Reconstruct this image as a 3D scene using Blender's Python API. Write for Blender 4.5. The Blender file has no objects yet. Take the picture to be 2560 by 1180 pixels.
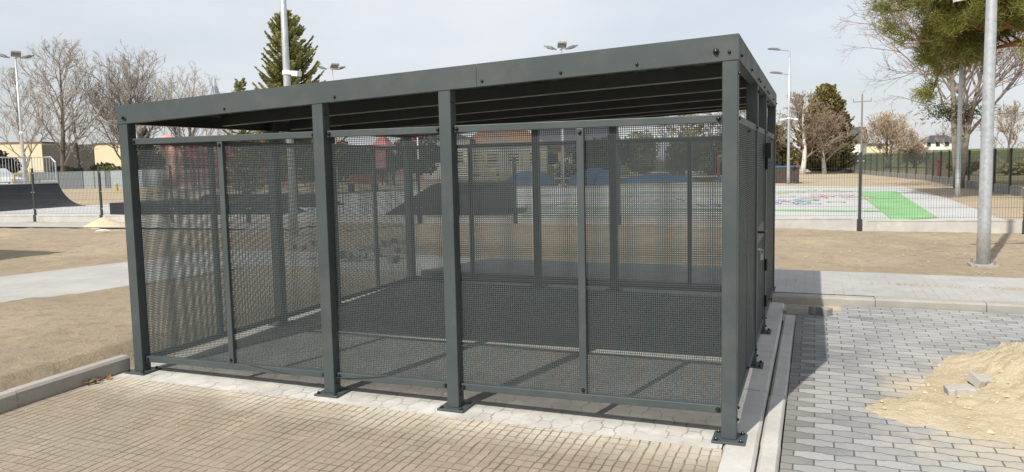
import bpy, bmesh, math, random
import numpy as np
from mathutils import Vector, Matrix
R = math.radians
random.seed(7)
S = bpy.context.scene
col = S.collection

# ------------------------------------------------------------------ camera
CAM = Vector((0.396, -4.491, 1.6))
yaw, pit, rol = R(21.001), R(-5.228), R(-1.243)
fw = Vector((-math.sin(yaw)*math.cos(pit), math.cos(yaw)*math.cos(pit), math.sin(pit)))
rt = Vector((math.cos(yaw), math.sin(yaw), 0)); up = rt.cross(fw)
rt2 = math.cos(rol)*rt + math.sin(rol)*up
up2 = -math.sin(rol)*rt + math.cos(rol)*up
cd = bpy.data.cameras.new('camera'); cam = bpy.data.objects.new('camera', cd); col.objects.link(cam)
M = Matrix.Identity(4)
for i in range(3):
    M[i][0], M[i][1], M[i][2], M[i][3] = rt2[i], up2[i], -fw[i], CAM[i]
cam.matrix_world = M
cd.sensor_width = 36; cd.lens = 1977.7/2560*36; cd.clip_start = .05; cd.clip_end = 3000
S.camera = cam

# ------------------------------------------------------------------ light
SUN = Vector((-.223, -.880, 1.0)).normalized()        # towards the sun
el = math.asin(SUN.z)
W = bpy.data.worlds.new('World'); S.world = W; W.use_nodes = True
nt = W.node_tree; nt.nodes.clear()
def wn(t, **k):
    n = nt.nodes.new(t)
    for a, b in k.items(): setattr(n, a, b)
    return n
sky = wn('ShaderNodeTexSky', sky_type='NISHITA', sun_disc=False, sun_elevation=el,
         sun_rotation=math.atan2(SUN.x, SUN.y), air_density=1.0, dust_density=2.0, ozone_density=1.0)
tc = wn('ShaderNodeTexCoord'); sp = wn('ShaderNodeSeparateXYZ'); nt.links.new(tc.outputs['Generated'], sp.inputs[0])
def wm(op, a, b=0.0):
    n = wn('ShaderNodeMath', operation=op)
    for i, v in enumerate((a, b)):
        if isinstance(v, (int, float)): n.inputs[i].default_value = v
        else: nt.links.new(v, n.inputs[i])
    return n.outputs[0]
zz = wm('ADD', wm('MAXIMUM', sp.outputs[2], 0.0), .22)
cb = wn('ShaderNodeCombineXYZ')
nt.links.new(wm('DIVIDE', sp.outputs[0], zz), cb.inputs[0]); nt.links.new(wm('DIVIDE', sp.outputs[1], zz), cb.inputs[1])
cb.inputs[2].default_value = 3.7
no = wn('ShaderNodeTexNoise'); no.inputs['Scale'].default_value = .55; no.inputs['Detail'].default_value = 7; no.inputs['Roughness'].default_value = .52
nt.links.new(cb.outputs[0], no.inputs['Vector'])
rp = wn('ShaderNodeMapRange'); rp.inputs['From Min'].default_value = .42; rp.inputs['From Max'].default_value = .66
rp.inputs['To Min'].default_value = .56; rp.inputs['To Max'].default_value = .95
nt.links.new(no.outputs[0], rp.inputs['Value'])
mx = wn('ShaderNodeMix', data_type='RGBA'); nt.links.new(rp.outputs[0], mx.inputs['Factor'])
nt.links.new(sky.outputs[0], mx.inputs[6]); mx.inputs[7].default_value = (7.0, 7.2, 7.5, 1)
bg = wn('ShaderNodeBackground'); bg.inputs[1].default_value = .105
nt.links.new(mx.outputs[2], bg.inputs[0])
wo = wn('ShaderNodeOutputWorld'); nt.links.new(bg.outputs[0], wo.inputs[0])
sl = bpy.data.lights.new('sun', 'SUN'); sl.energy = 4.2; sl.angle = R(.55); sl.color = (1, .945, .86)
so = bpy.data.objects.new('sun', sl); col.objects.link(so); so.rotation_euler = SUN.to_track_quat('Z', 'Y').to_euler(); so.location = (-10, -30, 40)
S.view_settings.view_transform = 'Standard'; S.view_settings.look = 'None'; S.view_settings.exposure = 0.25; S.view_settings.gamma = 1
S.render.engine = 'CYCLES'
S.cycles.max_bounces = 8; S.cycles.diffuse_bounces = 4

# ------------------------------------------------------------------ ground level: the site is graded gently
def g(x, y):
    return .016*np.clip(-np.asarray(x, float), -4, 6) + .018*np.clip(np.asarray(y, float), -6, 5)
def gz(x, y): return float(g(x, y))

# ------------------------------------------------------------------ helpers
def tag(o, label=None, cat=None, group=None, kind=None):
    if label: o['label'] = label
    if cat: o['category'] = cat
    if group: o['group'] = group
    if kind: o['kind'] = kind
    return o
def thing(name, loc, label, cat, group=None):
    o = bpy.data.objects.new(name, None); col.objects.link(o); o.location = loc; o.empty_display_size = .2
    return tag(o, label, cat, group)
def link(name, me, mat=None, parent=None, loc=(0, 0, 0), rot=(0, 0, 0)):
    o = bpy.data.objects.new(name, me); col.objects.link(o)
    if mat is not None and not me.materials:
        for m in (mat if isinstance(mat, (list, tuple)) else [mat]): me.materials.append(m)
    if parent: o.parent = parent
    o.location = loc; o.rotation_euler = rot
    return o
class MB:
    def __init__(s): s.v = []; s.f = []; s.m = []; s.k = 0
    def add(s, vs, fs):
        n = len(s.v); s.v += [tuple(map(float, q)) for q in vs]
        s.f += [tuple(i+n for i in q) for q in fs]; s.m += [s.k]*len(fs); return s
    def box(s, x0, x1, y0, y1, z0, z1):
        return s.add([(x0,y0,z0),(x1,y0,z0),(x1,y1,z0),(x0,y1,z0),(x0,y0,z1),(x1,y0,z1),(x1,y1,z1),(x0,y1,z1)],
                     [(3,2,1,0),(4,5,6,7),(0,1,5,4),(1,2,6,5),(2,3,7,6),(3,0,4,7)])
    def bar(s, a, b, w, h, upv=(0, 0, 1)):
        a = Vector(a); b = Vector(b); d = (b-a).normalized(); u = Vector(upv)
        if abs(d.dot(u)) > .98: u = Vector((1, 0, 0))
        x = d.cross(u).normalized(); z = x.cross(d)
        vs = [p + x*sx*w/2 + z*sz*h/2 for p in (a, b) for sx, sz in ((-1,-1),(1,-1),(1,1),(-1,1))]
        return s.add(vs, [(3,2,1,0),(4,5,6,7),(0,1,5,4),(1,2,6,5),(2,3,7,6),(3,0,4,7)])
    def tube(s, pts, rs, n=6, cap=True):
        pts = [Vector(p) for p in pts]
        if isinstance(rs, (int, float)): rs = [rs]*len(pts)
        base = len(s.v); up0 = None
        for i, p in enumerate(pts):
            d = (pts[min(i+1, len(pts)-1)] - pts[max(i-1, 0)])
            d = d.normalized() if d.length > 1e-9 else Vector((0, 0, 1))
            if up0 is None: up0 = Vector((1, 0, 0)) if abs(d.x) < .8 else Vector((0, 1, 0))
            x = d.cross(up0).normalized(); y = x.cross(d); up0 = y*-1 if False else up0
            for k in range(n):
                a = 2*math.pi*k/n; q = p + (x*math.cos(a) + y*math.sin(a))*rs[i]; s.v.append((q.x, q.y, q.z))
        for i in range(len(pts)-1):
            for k in range(n):
                a = base+i*n+k; b = base+i*n+(k+1) % n
                s.f.append((a, b, b+n, a+n)); s.m.append(s.k)
        if cap and n > 2:
            s.f.append(tuple(base+k for k in reversed(range(n)))); s.m.append(s.k)
            e = base+(len(pts)-1)*n; s.f.append(tuple(e+k for k in range(n))); s.m.append(s.k)
        return s
    def lathe(s, c, prof, n=12):
        c = Vector(c); base = len(s.v)
        for r, z in prof:
            for k in range(n):
                a = 2*math.pi*k/n; s.v.append((c.x+r*math.cos(a), c.y+r*math.sin(a), c.z+z))
        for i in range(len(prof)-1):
            for k in range(n):
                a = base+i*n+k; b = base+i*n+(k+1) % n; s.f.append((a, b, b+n, a+n)); s.m.append(s.k)
        e = base+(len(prof)-1)*n; s.f.append(tuple(e+k for k in range(n))); s.m.append(s.k)
        s.f.append(tuple(base+k for k in reversed(range(n)))); s.m.append(s.k)
        return s
    def mesh(s, name, org=(0, 0, 0), smooth=False):
        me = bpy.data.meshes.new(name)
        v = (np.array(s.v, float).reshape(-1, 3) - np.array(org)).tolist()
        me.from_pydata(v, [], s.f)
        if any(s.m): me.polygons.foreach_set('material_index', s.m)
        if smooth: me.polygons.foreach_set('use_smooth', [True]*len(me.polygons))
        me.update(); return me
    def build(s, name, mat, parent=None, org=(0, 0, 0), smooth=False, bevel=0):
        o = link(name, s.mesh(name, org, smooth), mat, parent)
        if bevel:
            b = o.modifiers.new('bevel', 'BEVEL'); b.width = bevel; b.segments = 2; b.limit_method = 'ANGLE'
        if parent is None: o.location = org
        return o

# ------------------------------------------------------------------ materials
class N:
    def __init__(s, name):
        s.m = bpy.data.materials.new(name); s.m.use_nodes = True; s.t = s.m.node_tree
        s.b = s.t.nodes['Principled BSDF']; s.out = s.t.nodes['Material Output']
        s.tc = s.t.nodes.new('ShaderNodeTexCoord'); s.co = s.tc.outputs['Object']
    def n(s, t, **k):
        q = s.t.nodes.new(t)
        for a, b in k.items(): setattr(q, a, b)
        return q
    def l(s, v, i):
        if isinstance(v, bpy.types.NodeSocket): s.t.links.new(v, i)
        elif isinstance(v, (tuple, list)) and i.type == 'RGBA' and len(v) == 3: i.default_value = (*v, 1)
        else: i.default_value = v
    def ma(s, op, a, b=0.0, c=None, clamp=False):
        q = s.n('ShaderNodeMath', operation=op, use_clamp=clamp); s.l(a, q.inputs[0]); s.l(b, q.inputs[1])
        if c is not None: s.l(c, q.inputs[2])
        return q.outputs[0]
    def noise(s, scale, det=4, rough=.5, vec=None, dist=0.0):
        q = s.n('ShaderNodeTexNoise'); s.l(vec or s.co, q.inputs['Vector'])
        q.inputs['Scale'].default_value = scale; q.inputs['Detail'].default_value = det; q.inputs['Roughness'].default_value = rough
        q.inputs['Distortion'].default_value = dist
        return q.outputs[0]
    def ramp(s, v, a, b, lo=0.0, hi=1.0):
        q = s.n('ShaderNodeMapRange'); s.l(v, q.inputs['Value'])
        for nme, x in (('From Min', a), ('From Max', b), ('To Min', lo), ('To Max', hi)): s.l(x, q.inputs[nme])
        return q.outputs[0]
    def mix(s, f, a, b, mode='MIX'):
        q = s.n('ShaderNodeMix', data_type='RGBA', blend_type=mode); s.l(f, q.inputs['Factor']); s.l(a, q.inputs[6]); s.l(b, q.inputs[7])
        return q.outputs[2]
    def xyz(s):
        q = s.n('ShaderNodeSeparateXYZ'); s.l(s.co, q.inputs[0]); return q.outputs
    def bump(s, h, strength=.5, dist=.01):
        q = s.n('ShaderNodeBump'); q.inputs['Strength'].default_value = strength; q.inputs['Distance'].default_value = dist
        s.l(h, q.inputs['Height']); s.t.links.new(q.outputs[0], s.b.inputs['Normal'])
    def fin(s, c, rough=.8, metal=0.0, spec=.4):
        s.l(c, s.b.inputs['Base Color']); s.l(rough, s.b.inputs['Roughness']); s.l(metal, s.b.inputs['Metallic'])
        s.b.inputs['Specular IOR Level'].default_value = spec
        return s.m
def simple(name, c, rough=.7, var=.18, scale=6, metal=0.0, bump=0.0, bs=30, spec=.4, bd=.005):
    a = N(name); v = a.noise(scale, 5, .6)
    d = tuple(x*(1-var) for x in c); e = tuple(min(1, x*(1+var)) for x in c)
    cc = a.mix(a.ramp(v, .3, .7), d, e)
    if bump: a.bump(a.noise(bs, 4, .6), bump, bd)
    return a.fin(cc, rough, metal, spec)

def paint_metal():
    a = N('anthracite_paint'); big = a.noise(1.6, 5, .6); fine = a.noise(60, 3, .6)
    c = a.mix(a.ramp(big, .3, .7), (.046, .060, .062), (.060, .075, .077))
    dust = a.ramp(a.noise(4, 8, .72), .50, .78, 0, .40)
    c = a.mix(dust, c, (.125, .13, .125))
    scuff = a.ramp(a.noise(19, 8, .8, dist=1.2), .64, .74, 0, .5)
    c = a.mix(scuff, c, (.13, .14, .14))
    x = a.xyz()[2]
    a.bump(fine, .06, .002)
    return a.fin(c, a.ramp(a.noise(7, 4), .3, .7, .42, .58), 0, .45)
ANTH = paint_metal()
DECK = simple('roof_sheet_underside', (.105, .103, .098), .6, .15, 3)
FLANGE = simple('lit_zinc_flange', (.46, .45, .42), .6, .12, 5)  # zinc lightened: ground bounce under the purlins is put into this tone
SHEET = simple('perforated_sheet_coat', (.047, .061, .063), .5, .12, 4)
BOLT = simple('black_bolt_cap', (.012, .012, .013), .35, .2, 30)
GALV = None
def galv():
    a = N('galvanised_steel'); v = a.n('ShaderNodeTexVoronoi'); a.l(a.co, v.inputs['Vector']); v.inputs['Scale'].default_value = 22
    c = a.mix(a.ramp(a.noise(14, 4), .35, .65), (.40, .43, .45), (.56, .59, .61))
    c = a.mix(.35, c, a.mix(a.ramp(v.outputs['Distance'], 0, .6), (.36, .39, .41), (.64, .66, .68)))
    return a.fin(c, .42, .55, .5)
GALV = galv()
BARKL = None
WHITE = simple('white_lamp_paint', (.68, .70, .71), .5, .06)
LAMPG = simple('lamp_head_grey', (.20, .21, .21), .5, .15)
def concrete(name, c0, c1, dirt):
    a = N(name)
    c = a.mix(a.ramp(a.noise(2.2, 7, .65), .32, .68), c0, c1)
    c = a.mix(a.ramp(a.noise(5, 8, .72, dist=.5), .52, .72, 0, .7), c, dirt)
    c = a.mix(a.ramp(a.noise(90, 4, .7), .5, .8, 0, .45), c, tuple(q*.6 for q in c0))
    a.bump(a.ma('ADD', a.noise(18, 7, .7), a.ma('MULTIPLY', a.noise(110, 4, .7), .5)), .5, .008)
    return a.fin(c, .93, 0, .2)
CONC = concrete('kerb_concrete', (.30, .29, .262), (.40, .385, .35), (.33, .275, .20))
CONCL = concrete('pale_concrete', (.42, .41, .385), (.55, .54, .505), (.43, .37, .285))
CONCD = simple('grey_concrete', (.27, .27, .26), .9, .15, 6, bump=.35, bs=80, bd=.004)
FENCE = simple('fence_powder_coat', (.040, .046, .048), .5, .15)
FENCEG = simple('green_fence_coat', (.035, .047, .040), .55, .15)
BLACKP = simple('black_ramp_panel', (.016, .017, .022), .55, .35, 1.5)
YEL = simple('yellow_paint', (.55, .38, .06), .5, .12)
RED = simple('red_paint', (.40, .055, .07), .5, .12)
REDROPE = simple('red_rope', (.42, .05, .07), .8, .2)
BLUE = simple('blue_rubber', (.05, .115, .25), .7, .15, 2)
ORANGE = simple('orange_paint', (.70, .17, .05), .5, .12)
PEACH = simple('peach_plastic', (.55, .27, .21), .5, .1)
CREAM = simple('cream_render', (.66, .58, .40), .9, .06, .4)
DARKW = simple('grey_brown_wall', (.055, .052, .047), .9, .2, .8)
ROOFT = simple('brown_roof_tiles', (.16, .10, .07), .8, .2, 3, bump=.4, bs=14)
ROOFG = simple('dark_slate_roof', (.055, .06, .07), .7, .15, 3)
RENDERW = simple('white_render', (.72, .70, .66), .9, .05, .5)
BRICKR = None
GLASS = simple('window_glass', (.03, .04, .05), .12, .1)
WOODD = simple('dark_timber', (.07, .055, .045), .8, .25, 4)
SAND_S = simple('sand_clod', (.54, .44, .285), .95, .15, 20, bump=.3)
BARK = simple('grey_bark', (.13, .11, .085), .95, .3, 8, bump=.6, bs=22, bd=.02)
TWIG = simple('bare_twig', (.34, .30, .255), .95, .25, .7)
TWIGP = simple('pinkish_bare_twig', (.36, .29, .265), .95, .2, .9)
BARKP = simple('orange_pine_bark', (.27, .125, .06), .95, .3, 6, bump=.6, bs=18, bd=.02)
BARKW = simple('whitewashed_bark', (.62, .60, .55), .95, .2, 5, bump=.5, bs=18)
def foliage(name, a_, b_, sc=1.2):
    a = N(name); rnd = a.n('ShaderNodeNewGeometry').outputs['Random Per Island']
    c = a.mix(a.ramp(a.noise(sc, 3), .35, .65), a_, b_)
    c = a.mix(a.ma('MULTIPLY', rnd, .5), c, tuple(x*.5 for x in a_))
    a.b.inputs['Transmission Weight'].default_value = 0
    m = a.fin(c, .75, 0, .25)
    tr = a.n('ShaderNodeBsdfTranslucent'); a.l(c, tr.inputs[0]); mxs = a.n('ShaderNodeMixShader'); mxs.inputs[0].default_value = .3
    a.t.links.new(a.b.outputs[0], mxs.inputs[1]); a.t.links.new(tr.outputs[0], mxs.inputs[2]); a.t.links.new(mxs.outputs[0], a.out.inputs[0])
    return m
F_SPRUCE = foliage('spruce_needles', (.25, .26, .105), (.43, .40, .15))
F_PINE = foliage('pine_needles', (.20, .21, .055), (.36, .34, .085), .8)
F_HEDGE = foliage('hedge_leaves', (.08, .09, .045), (.14, .145, .07), .6)
F_HEDGEL = foliage('light_hedge_leaves', (.13, .13, .04), (.20, .19, .06), .8)
F_DRY = foliage('dry_yellow_leaves', (.30, .27, .12), (.42, .36, .17), .8)
F_DARK = foliage('dark_evergreen_leaves', (.03, .042, .03), (.055, .06, .035), .5)
F_OLIVE = foliage('budding_leaves', (.16, .16, .08), (.24, .22, .12), .5)

def soil_mat():
    a = N('dry_sandy_soil'); x = a.xyz()
    big = a.noise(.35, 6, .6); mid = a.noise(2.6, 7, .65); fine = a.noise(38, 6, .7)
    c = a.mix(a.ramp(big, .3, .7), (.315, .258, .185), (.445, .372, .27))
    c = a.mix(a.ramp(mid, .55, .75, 0, .6), c, (.49, .395, .26))
    c = a.mix(a.ramp(a.noise(5, 7, .72), .50, .68, 0, .8), c, (.25, .20, .138))
    c = a.mix(a.ramp(a.noise(.75, 8, .7, dist=.5), .54, .66, 0, .65), c, (.52, .405, .25))
    c = a.mix(a.ramp(a.noise(14, 6, .75, dist=.4), .56, .70, 0, .6), c, (.23, .185, .13))
    c = a.mix(a.ramp(fine, .5, .8, 0, .5), c, (.30, .24, .165))
    h = a.ma('ADD', a.ma('MULTIPLY', a.noise(13, 9, .74), .75), a.ma('MULTIPLY', a.noise(70, 5, .75), .3))
    a.bump(h, .9, .055)
    return a.fin(c, .97, 0, .15)
SOIL = soil_mat()
def ground_mat():
    a = N('far_ground'); x = a.xyz()
    soil = a.mix(a.ramp(a.noise(.5, 6, .6), .3, .7), (.36, .295, .205), (.44, .365, .26))
    grass = a.mix(a.ramp(a.noise(.25, 6, .6), .35, .65), (.10, .135, .055), (.145, .165, .07))
    dry = a.mix(a.ramp(a.noise(.7, 7, .65), .35, .65), (.19, .165, .085), (.31, .25, .15))
    w = a.ma('MULTIPLY', a.ma('SUBTRACT', a.noise(.4, 4), .5), 3.0)
    fy = a.ramp(a.ma('ADD', x[1], w), 83.5, 85)                       # beyond the white kerb wall
    fl = a.ma('SUBTRACT', x[0], a.ramp(x[1], 28, 82, 7.9, 3.5))       # right of the long fence
    fr = a.ramp(a.ma('ADD', fl, a.ma('MULTIPLY', w, .4)), .2, 1.2)
    gr = a.mix(a.ramp(a.ma('ADD', x[1], a.ma('MULTIPLY', w, 4)), 80, 140), dry, grass)
    c = a.mix(a.ma('MAXIMUM', fy, fr), soil, gr)
    a.bump(a.noise(3, 8, .7), .6, .1)
    return a.fin(c, .97, 0, .12)

def paver_mat(name, L, Wd, amp, ca, cb, joint, jw=.006, swap=False, irregular=0.0, dirt=None, dirt_amt=0.0, dusty=None, bumpd=.012, groove=1.0, brick_var=1.0):
    a = N(name); x = a.xyz(); X, Y = (x[1], x[0]) if swap else (x[0], x[1])
    warp = a.ma('MULTIPLY', a.ma('SUBTRACT', a.noise(3.0, 3), .5), .02)
    Y = a.ma('ADD', Y, warp)
    warp2 = a.ma('MULTIPLY', a.ma('SUBTRACT', a.noise(2.3, 3, vec=None), .5), .018)
    X = a.ma('ADD', X, warp2)
    u = a.ma('DIVIDE', X, L); v = a.ma('DIVIDE', Y, Wd)
    j = a.ma('ROUND', v)
    ph = a.ma('SUBTRACT', u, a.ma('MULTIPLY', j, .5))
    tri = a.ma('SUBTRACT', a.ma('MULTIPLY', a.ma('ABSOLUTE', a.ma('SUBTRACT', a.ma('FRACT', ph), .5)), 4.0), 1.0)
    wv = a.ma('MINIMUM', a.ma('MAXIMUM', a.ma('MULTIPLY', tri, 3.6), -1.0), 1.0)
    s_ = a.ma('SUBTRACT', v, a.ma('MULTIPLY', wv, amp))
    row = a.ma('FLOOR', s_)
    dr = a.ma('MULTIPLY', a.ma('ABSOLUTE', a.ma('SUBTRACT', s_, j)), Wd)
    uc = a.ma('SUBTRACT', u, a.ma('MULTIPLY', row, .5))
    brick = a.ma('FLOOR', uc)
    fu = a.ma('FRACT', uc)
    dc = a.ma('MULTIPLY', a.ma('MINIMUM', fu, a.ma('SUBTRACT', 1.0, fu)), L)
    d = a.ma('MINIMUM', dr, dc)
    d = a.ma('ADD', d, a.ma('MULTIPLY', a.ma('SUBTRACT', a.noise(45, 3), .5), .004))
    line = a.ramp(d, jw*.35, jw, 1, 0)
    if irregular:
        line = a.ma('MULTIPLY', line, a.ramp(a.noise(3.2, 6, .65), .5-irregular*.22, .62, .10, 1.0))
    cv = a.n('ShaderNodeCombineXYZ'); a.l(brick, cv.inputs[0]); a.l(row, cv.inputs[1])
    wn_ = a.n('ShaderNodeTexWhiteNoise', noise_dimensions='2D'); a.l(cv.outputs[0], wn_.inputs['Vector'])
    c = a.mix(a.ma('MULTIPLY', wn_.outputs['Value'], brick_var), ca, cb)
    c = a.mix(a.ramp(a.noise(55, 5, .7), .35, .75, 0, .35), c, tuple(q*.62 for q in ca))
    c = a.mix(a.ramp(a.noise(1.3, 6, .6), .45, .7, 0, .45), c, tuple(min(1, q*1.25) for q in cb))
    if dirt:
        dm = a.ramp(a.noise(1.1, 8, .68), .42, .62, dirt_amt*.35, dirt_amt)
        c = a.mix(dm, c, a.mix(a.ramp(a.noise(4, 7, .7), .35, .7), dirt, tuple(q*.72 for q in dirt)))
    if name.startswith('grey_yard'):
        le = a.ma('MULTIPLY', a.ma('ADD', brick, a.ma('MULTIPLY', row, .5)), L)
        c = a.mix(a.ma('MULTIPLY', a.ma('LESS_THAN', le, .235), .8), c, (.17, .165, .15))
    if dusty: c = dusty(a, x, c)
    c = a.mix(a.ma('MULTIPLY', line, groove), c, joint)
    rnd_h = a.ma('MULTIPLY', wn_.outputs['Value'], .12)
    h = a.ma('ADD', a.ma('SUBTRACT', rnd_h, line), a.ma('MULTIPLY', a.noise(24, 6, .7), .35))
    a.bump(h, .75, bumpd)
    return a.fin(c, .93, 0, .2)
def front_dust(a, x, c):
    # pale cement dust spilled in front of the shelter
    m = a.ma('ADD', a.ma('MULTIPLY', a.ma('SUBTRACT', a.noise(2.2, 7, .65), .5), .55), 0.0)
    r = a.ramp(a.ma('ADD', x[1], m), -.50, -.17, 0, .9)
    c = a.mix(r, c, a.mix(a.ramp(a.noise(6, 6), .3, .7), (.47, .41, .315), (.60, .55, .46)))
    return c
def floor_dust(a, x, c):
    m = a.ma('MULTIPLY', a.ma('SUBTRACT', a.noise(3.2, 7, .65), .5), .35)
    r = a.ma('MULTIPLY', a.ramp(a.ma('ADD', x[1], m), .02, .30, .95, 0), a.ramp(a.noise(3.4, 8, .72, dist=.4), .34, .58, .45, 1))
    return a.mix(r, c, a.mix(a.ramp(a.noise(5, 6), .3, .7), (.46, .445, .41), (.64, .62, .575)))
def yard_dust(a, x, c):
    m = a.noise(2.4, 8, .7)
    dx = a.ma('SUBTRACT', x[0], 1.9); dy = a.ma('SUBTRACT', x[1], 1.0)
    d = a.ma('SQRT', a.ma('ADD', a.ma('MULTIPLY', dx, dx), a.ma('MULTIPLY', a.ma('MULTIPLY', dy, dy), .8)))
    k = a.ramp(a.ma('ADD', d, a.ma('MULTIPLY', a.ma('SUBTRACT', m, .5), 1.9)), .55, 1.25, .9, 0)
    c = a.mix(k, c, (.56, .475, .335))
    wash = a.ramp(a.noise(1.0, 7, .65), .45, .7, 0, .5)
    return a.mix(wash, c, (.38, .375, .355))
def grid_paver_mat():
    """small celled drainage paving filled with sand: a thin cracked grid"""
    a = N('sand_filled_grid_pavers'); x = a.xyz()
    def wob(sc, amp): return a.ma('MULTIPLY', a.ma('SUBTRACT', a.noise(sc, 3, .6), .5), amp)
    X = a.ma('ADD', a.ma('ADD', x[0], wob(9, .022)), wob(2.5, .03)); Y = a.ma('ADD', a.ma('ADD', x[1], wob(8, .022)), a.ma('MULTIPLY', a.ma('SUBTRACT', a.noise(2.1, 3), .5), .03))
    def line(v, p, w):
        f = a.ma('FRACT', a.ma('DIVIDE', v, p)); d = a.ma('MULTIPLY', a.ma('MINIMUM', f, a.ma('SUBTRACT', 1.0, f)), p)
        return a.ramp(d, w*.4, w, 1, 0)
    brk = a.noise(4.5, 7, .7); brk2 = a.noise(3.8, 7, .7, dist=.6)
    lx = a.ma('MULTIPLY', line(X, .0575, .0050), a.ramp(brk, .36, .56, .12, 1))
    ly = a.ma('MULTIPLY', line(Y, .078, .0048), a.ramp(brk2, .40, .60, .02, .75))
    big = a.ma('MULTIPLY', line(X, .23, .008), a.ramp(brk, .45, .62, 0, 1))
    ln = a.ma('MAXIMUM', a.ma('MAXIMUM', lx, ly), big)
    cv = a.n('ShaderNodeCombineXYZ'); a.l(a.ma('FLOOR', a.ma('DIVIDE', X, .0575)), cv.inputs[0]); a.l(a.ma('FLOOR', a.ma('DIVIDE', Y, .078)), cv.inputs[1])
    w_ = a.n('ShaderNodeTexWhiteNoise', noise_dimensions='2D'); a.l(cv.outputs[0], w_.inputs['Vector'])
    c = a.mix(a.ma('MULTIPLY', w_.outputs['Value'], .6), (.265, .225, .17), (.36, .31, .238))
    c = a.mix(a.ramp(a.noise(.9, 7, .65), .38, .66, 0, .8), c, (.285, .247, .19))
    c = a.mix(a.ramp(a.noise(1.7, 8, .7, dist=.3), .55, .72, 0, .75), c, (.45, .385, .29))
    c = a.mix(a.ramp(a.noise(7, 7, .7), .58, .75, 0, .6), c, (.30, .245, .17))
    c = a.mix(a.ramp(a.noise(60, 5, .7), .4, .75, 0, .35), c, (.33, .275, .20))
    c = front_dust(a, x, c)
    c = a.mix(a.ma('MULTIPLY', ln, .70), c, (.125, .10, .075))
    h = a.ma('ADD', a.ma('MULTIPLY', a.ma('SUBTRACT', 1.0, ln), .8), a.ma('ADD', a.ma('MULTIPLY', a.noise(30, 7, .75), .5), a.ma('MULTIPLY', w_.outputs['Value'], .25)))
    a.bump(h, .8, .014)
    return a.fin(c, .96, 0, .15)
PAV_FRONT = grid_paver_mat()
PAV_FLOOR = paver_mat('shelter_floor_pavers', .21, .098, .115, (.30, .30, .285), (.40, .40, .38), (.20, .195, .175), .005, True, .3, (.42, .385, .32), .45, floor_dust, .008, .6)
PAV_YARD = paver_mat('grey_yard_pavers',   .205, .098, .07, (.175, .185, .195), (.36, .365, .365), (.115, .112, .105), .0048, False, 0, (.44, .42, .37), .30, yard_dust, .014, .85)
PAV_WALK = paver_mat('pavement_pavers', .2, .1, 0.0, (.32, .325, .32), (.385, .385, .375), (.22, .21, .19), .004, True, .2, (.48, .46, .42), .5, None, .004, .5, .6)
PAV_PATH = paver_mat('pale_path_pavers', .2, .1, 0.0, (.35, .35, .335), (.41, .405, .39), (.30, .29, .26), .004, True, .2, (.43, .41, .38), .5, None, .003, .5, .6)
PLAZA = simple('plaza_concrete', (.455, .455, .45), .9, .12, .6, bump=.1, bs=20)
PGREEN = simple('green_floor_paint', (.215, .42, .19), .85, .2, 1.2)
PRED = simple('red_floor_paint', (.68, .16, .16), .85, .12, 4)
PWHITE = simple('white_floor_paint', (.78, .78, .76), .85, .06, 4)
PBLUE = simple('blue_floor_paint', (.34, .42, .60), .85, .12, 4)
PPINK = simple('pink_floor_paint', (.62, .40, .44), .85, .12, 4)
PYEL = simple('yellow_floor_paint', (.60, .54, .32), .85, .12, 4)
def sand_mat():
    a = N('yellow_building_sand')
    c = a.mix(a.ramp(a.noise(2.2, 7, .65), .3, .7), (.55, .46, .31), (.68, .585, .415))
    c = a.mix(a.ramp(a.noise(26, 6, .7), .52, .8, 0, .55), c, (.44, .35, .22))
    h = a.ma('ADD', a.noise(14, 8, .75), a.ma('MULTIPLY', a.noise(90, 4, .7), .3))
    a.bump(h, .8, .05)
    return a.fin(c, .97, 0, .12)
SAND = sand_mat()

# ------------------------------------------------------------------ value noise for height fields
def vnoise(x, y, seed):
    r = np.random.RandomState(seed); T = r.rand(256, 256)
    xi = np.floor(x).astype(int); yi = np.floor(y).astype(int); fx = x-xi; fy = y-yi
    fx = fx*fx*(3-2*fx); fy = fy*fy*(3-2*fy)
    a = T[xi % 256, yi % 256]; b = T[(xi+1) % 256, yi % 256]; c = T[xi % 256, (yi+1) % 256]; d = T[(xi+1) % 256, (yi+1) % 256]
    return (a*(1-fx)+b*fx)*(1-fy)+(c*(1-fx)+d*fx)*fy
def fbm(x, y, seed, o=5, rough=.5):
    s = 0; a = 1; t = 0
    for i in range(o):
        s = s+a*vnoise(x*2**i, y*2**i, seed+i); t += a; a *= rough
    return s/t-.5
def grid_mesh(name, xs, ys, Z, mat, keep=None, smooth=True, kind='structure'):
    nx, ny = len(xs), len(ys)
    X, Y = np.meshgrid(xs, ys, indexing='ij')
    V = np.stack([X, Y, Z], -1).reshape(-1, 3)
    i = np.arange(nx*ny).reshape(nx, ny)
    F = np.stack([i[:-1, :-1], i[1:, :-1], i[1:, 1:], i[:-1, 1:]], -1).reshape(-1, 4)
    if keep is not None:
        k = keep[:-1, :-1] | keep[1:, 1:] | keep[1:, :-1] | keep[:-1, 1:]
        F = F[k.reshape(-1)]
    me = bpy.data.meshes.new(name); me.from_pydata(V.tolist(), [], F.tolist())
    me.polygons.foreach_set('use_smooth', [smooth]*len(me.polygons)); me.update()
    o = link(name, me, mat)
    if kind: o['kind'] = kind
    return o
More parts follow.
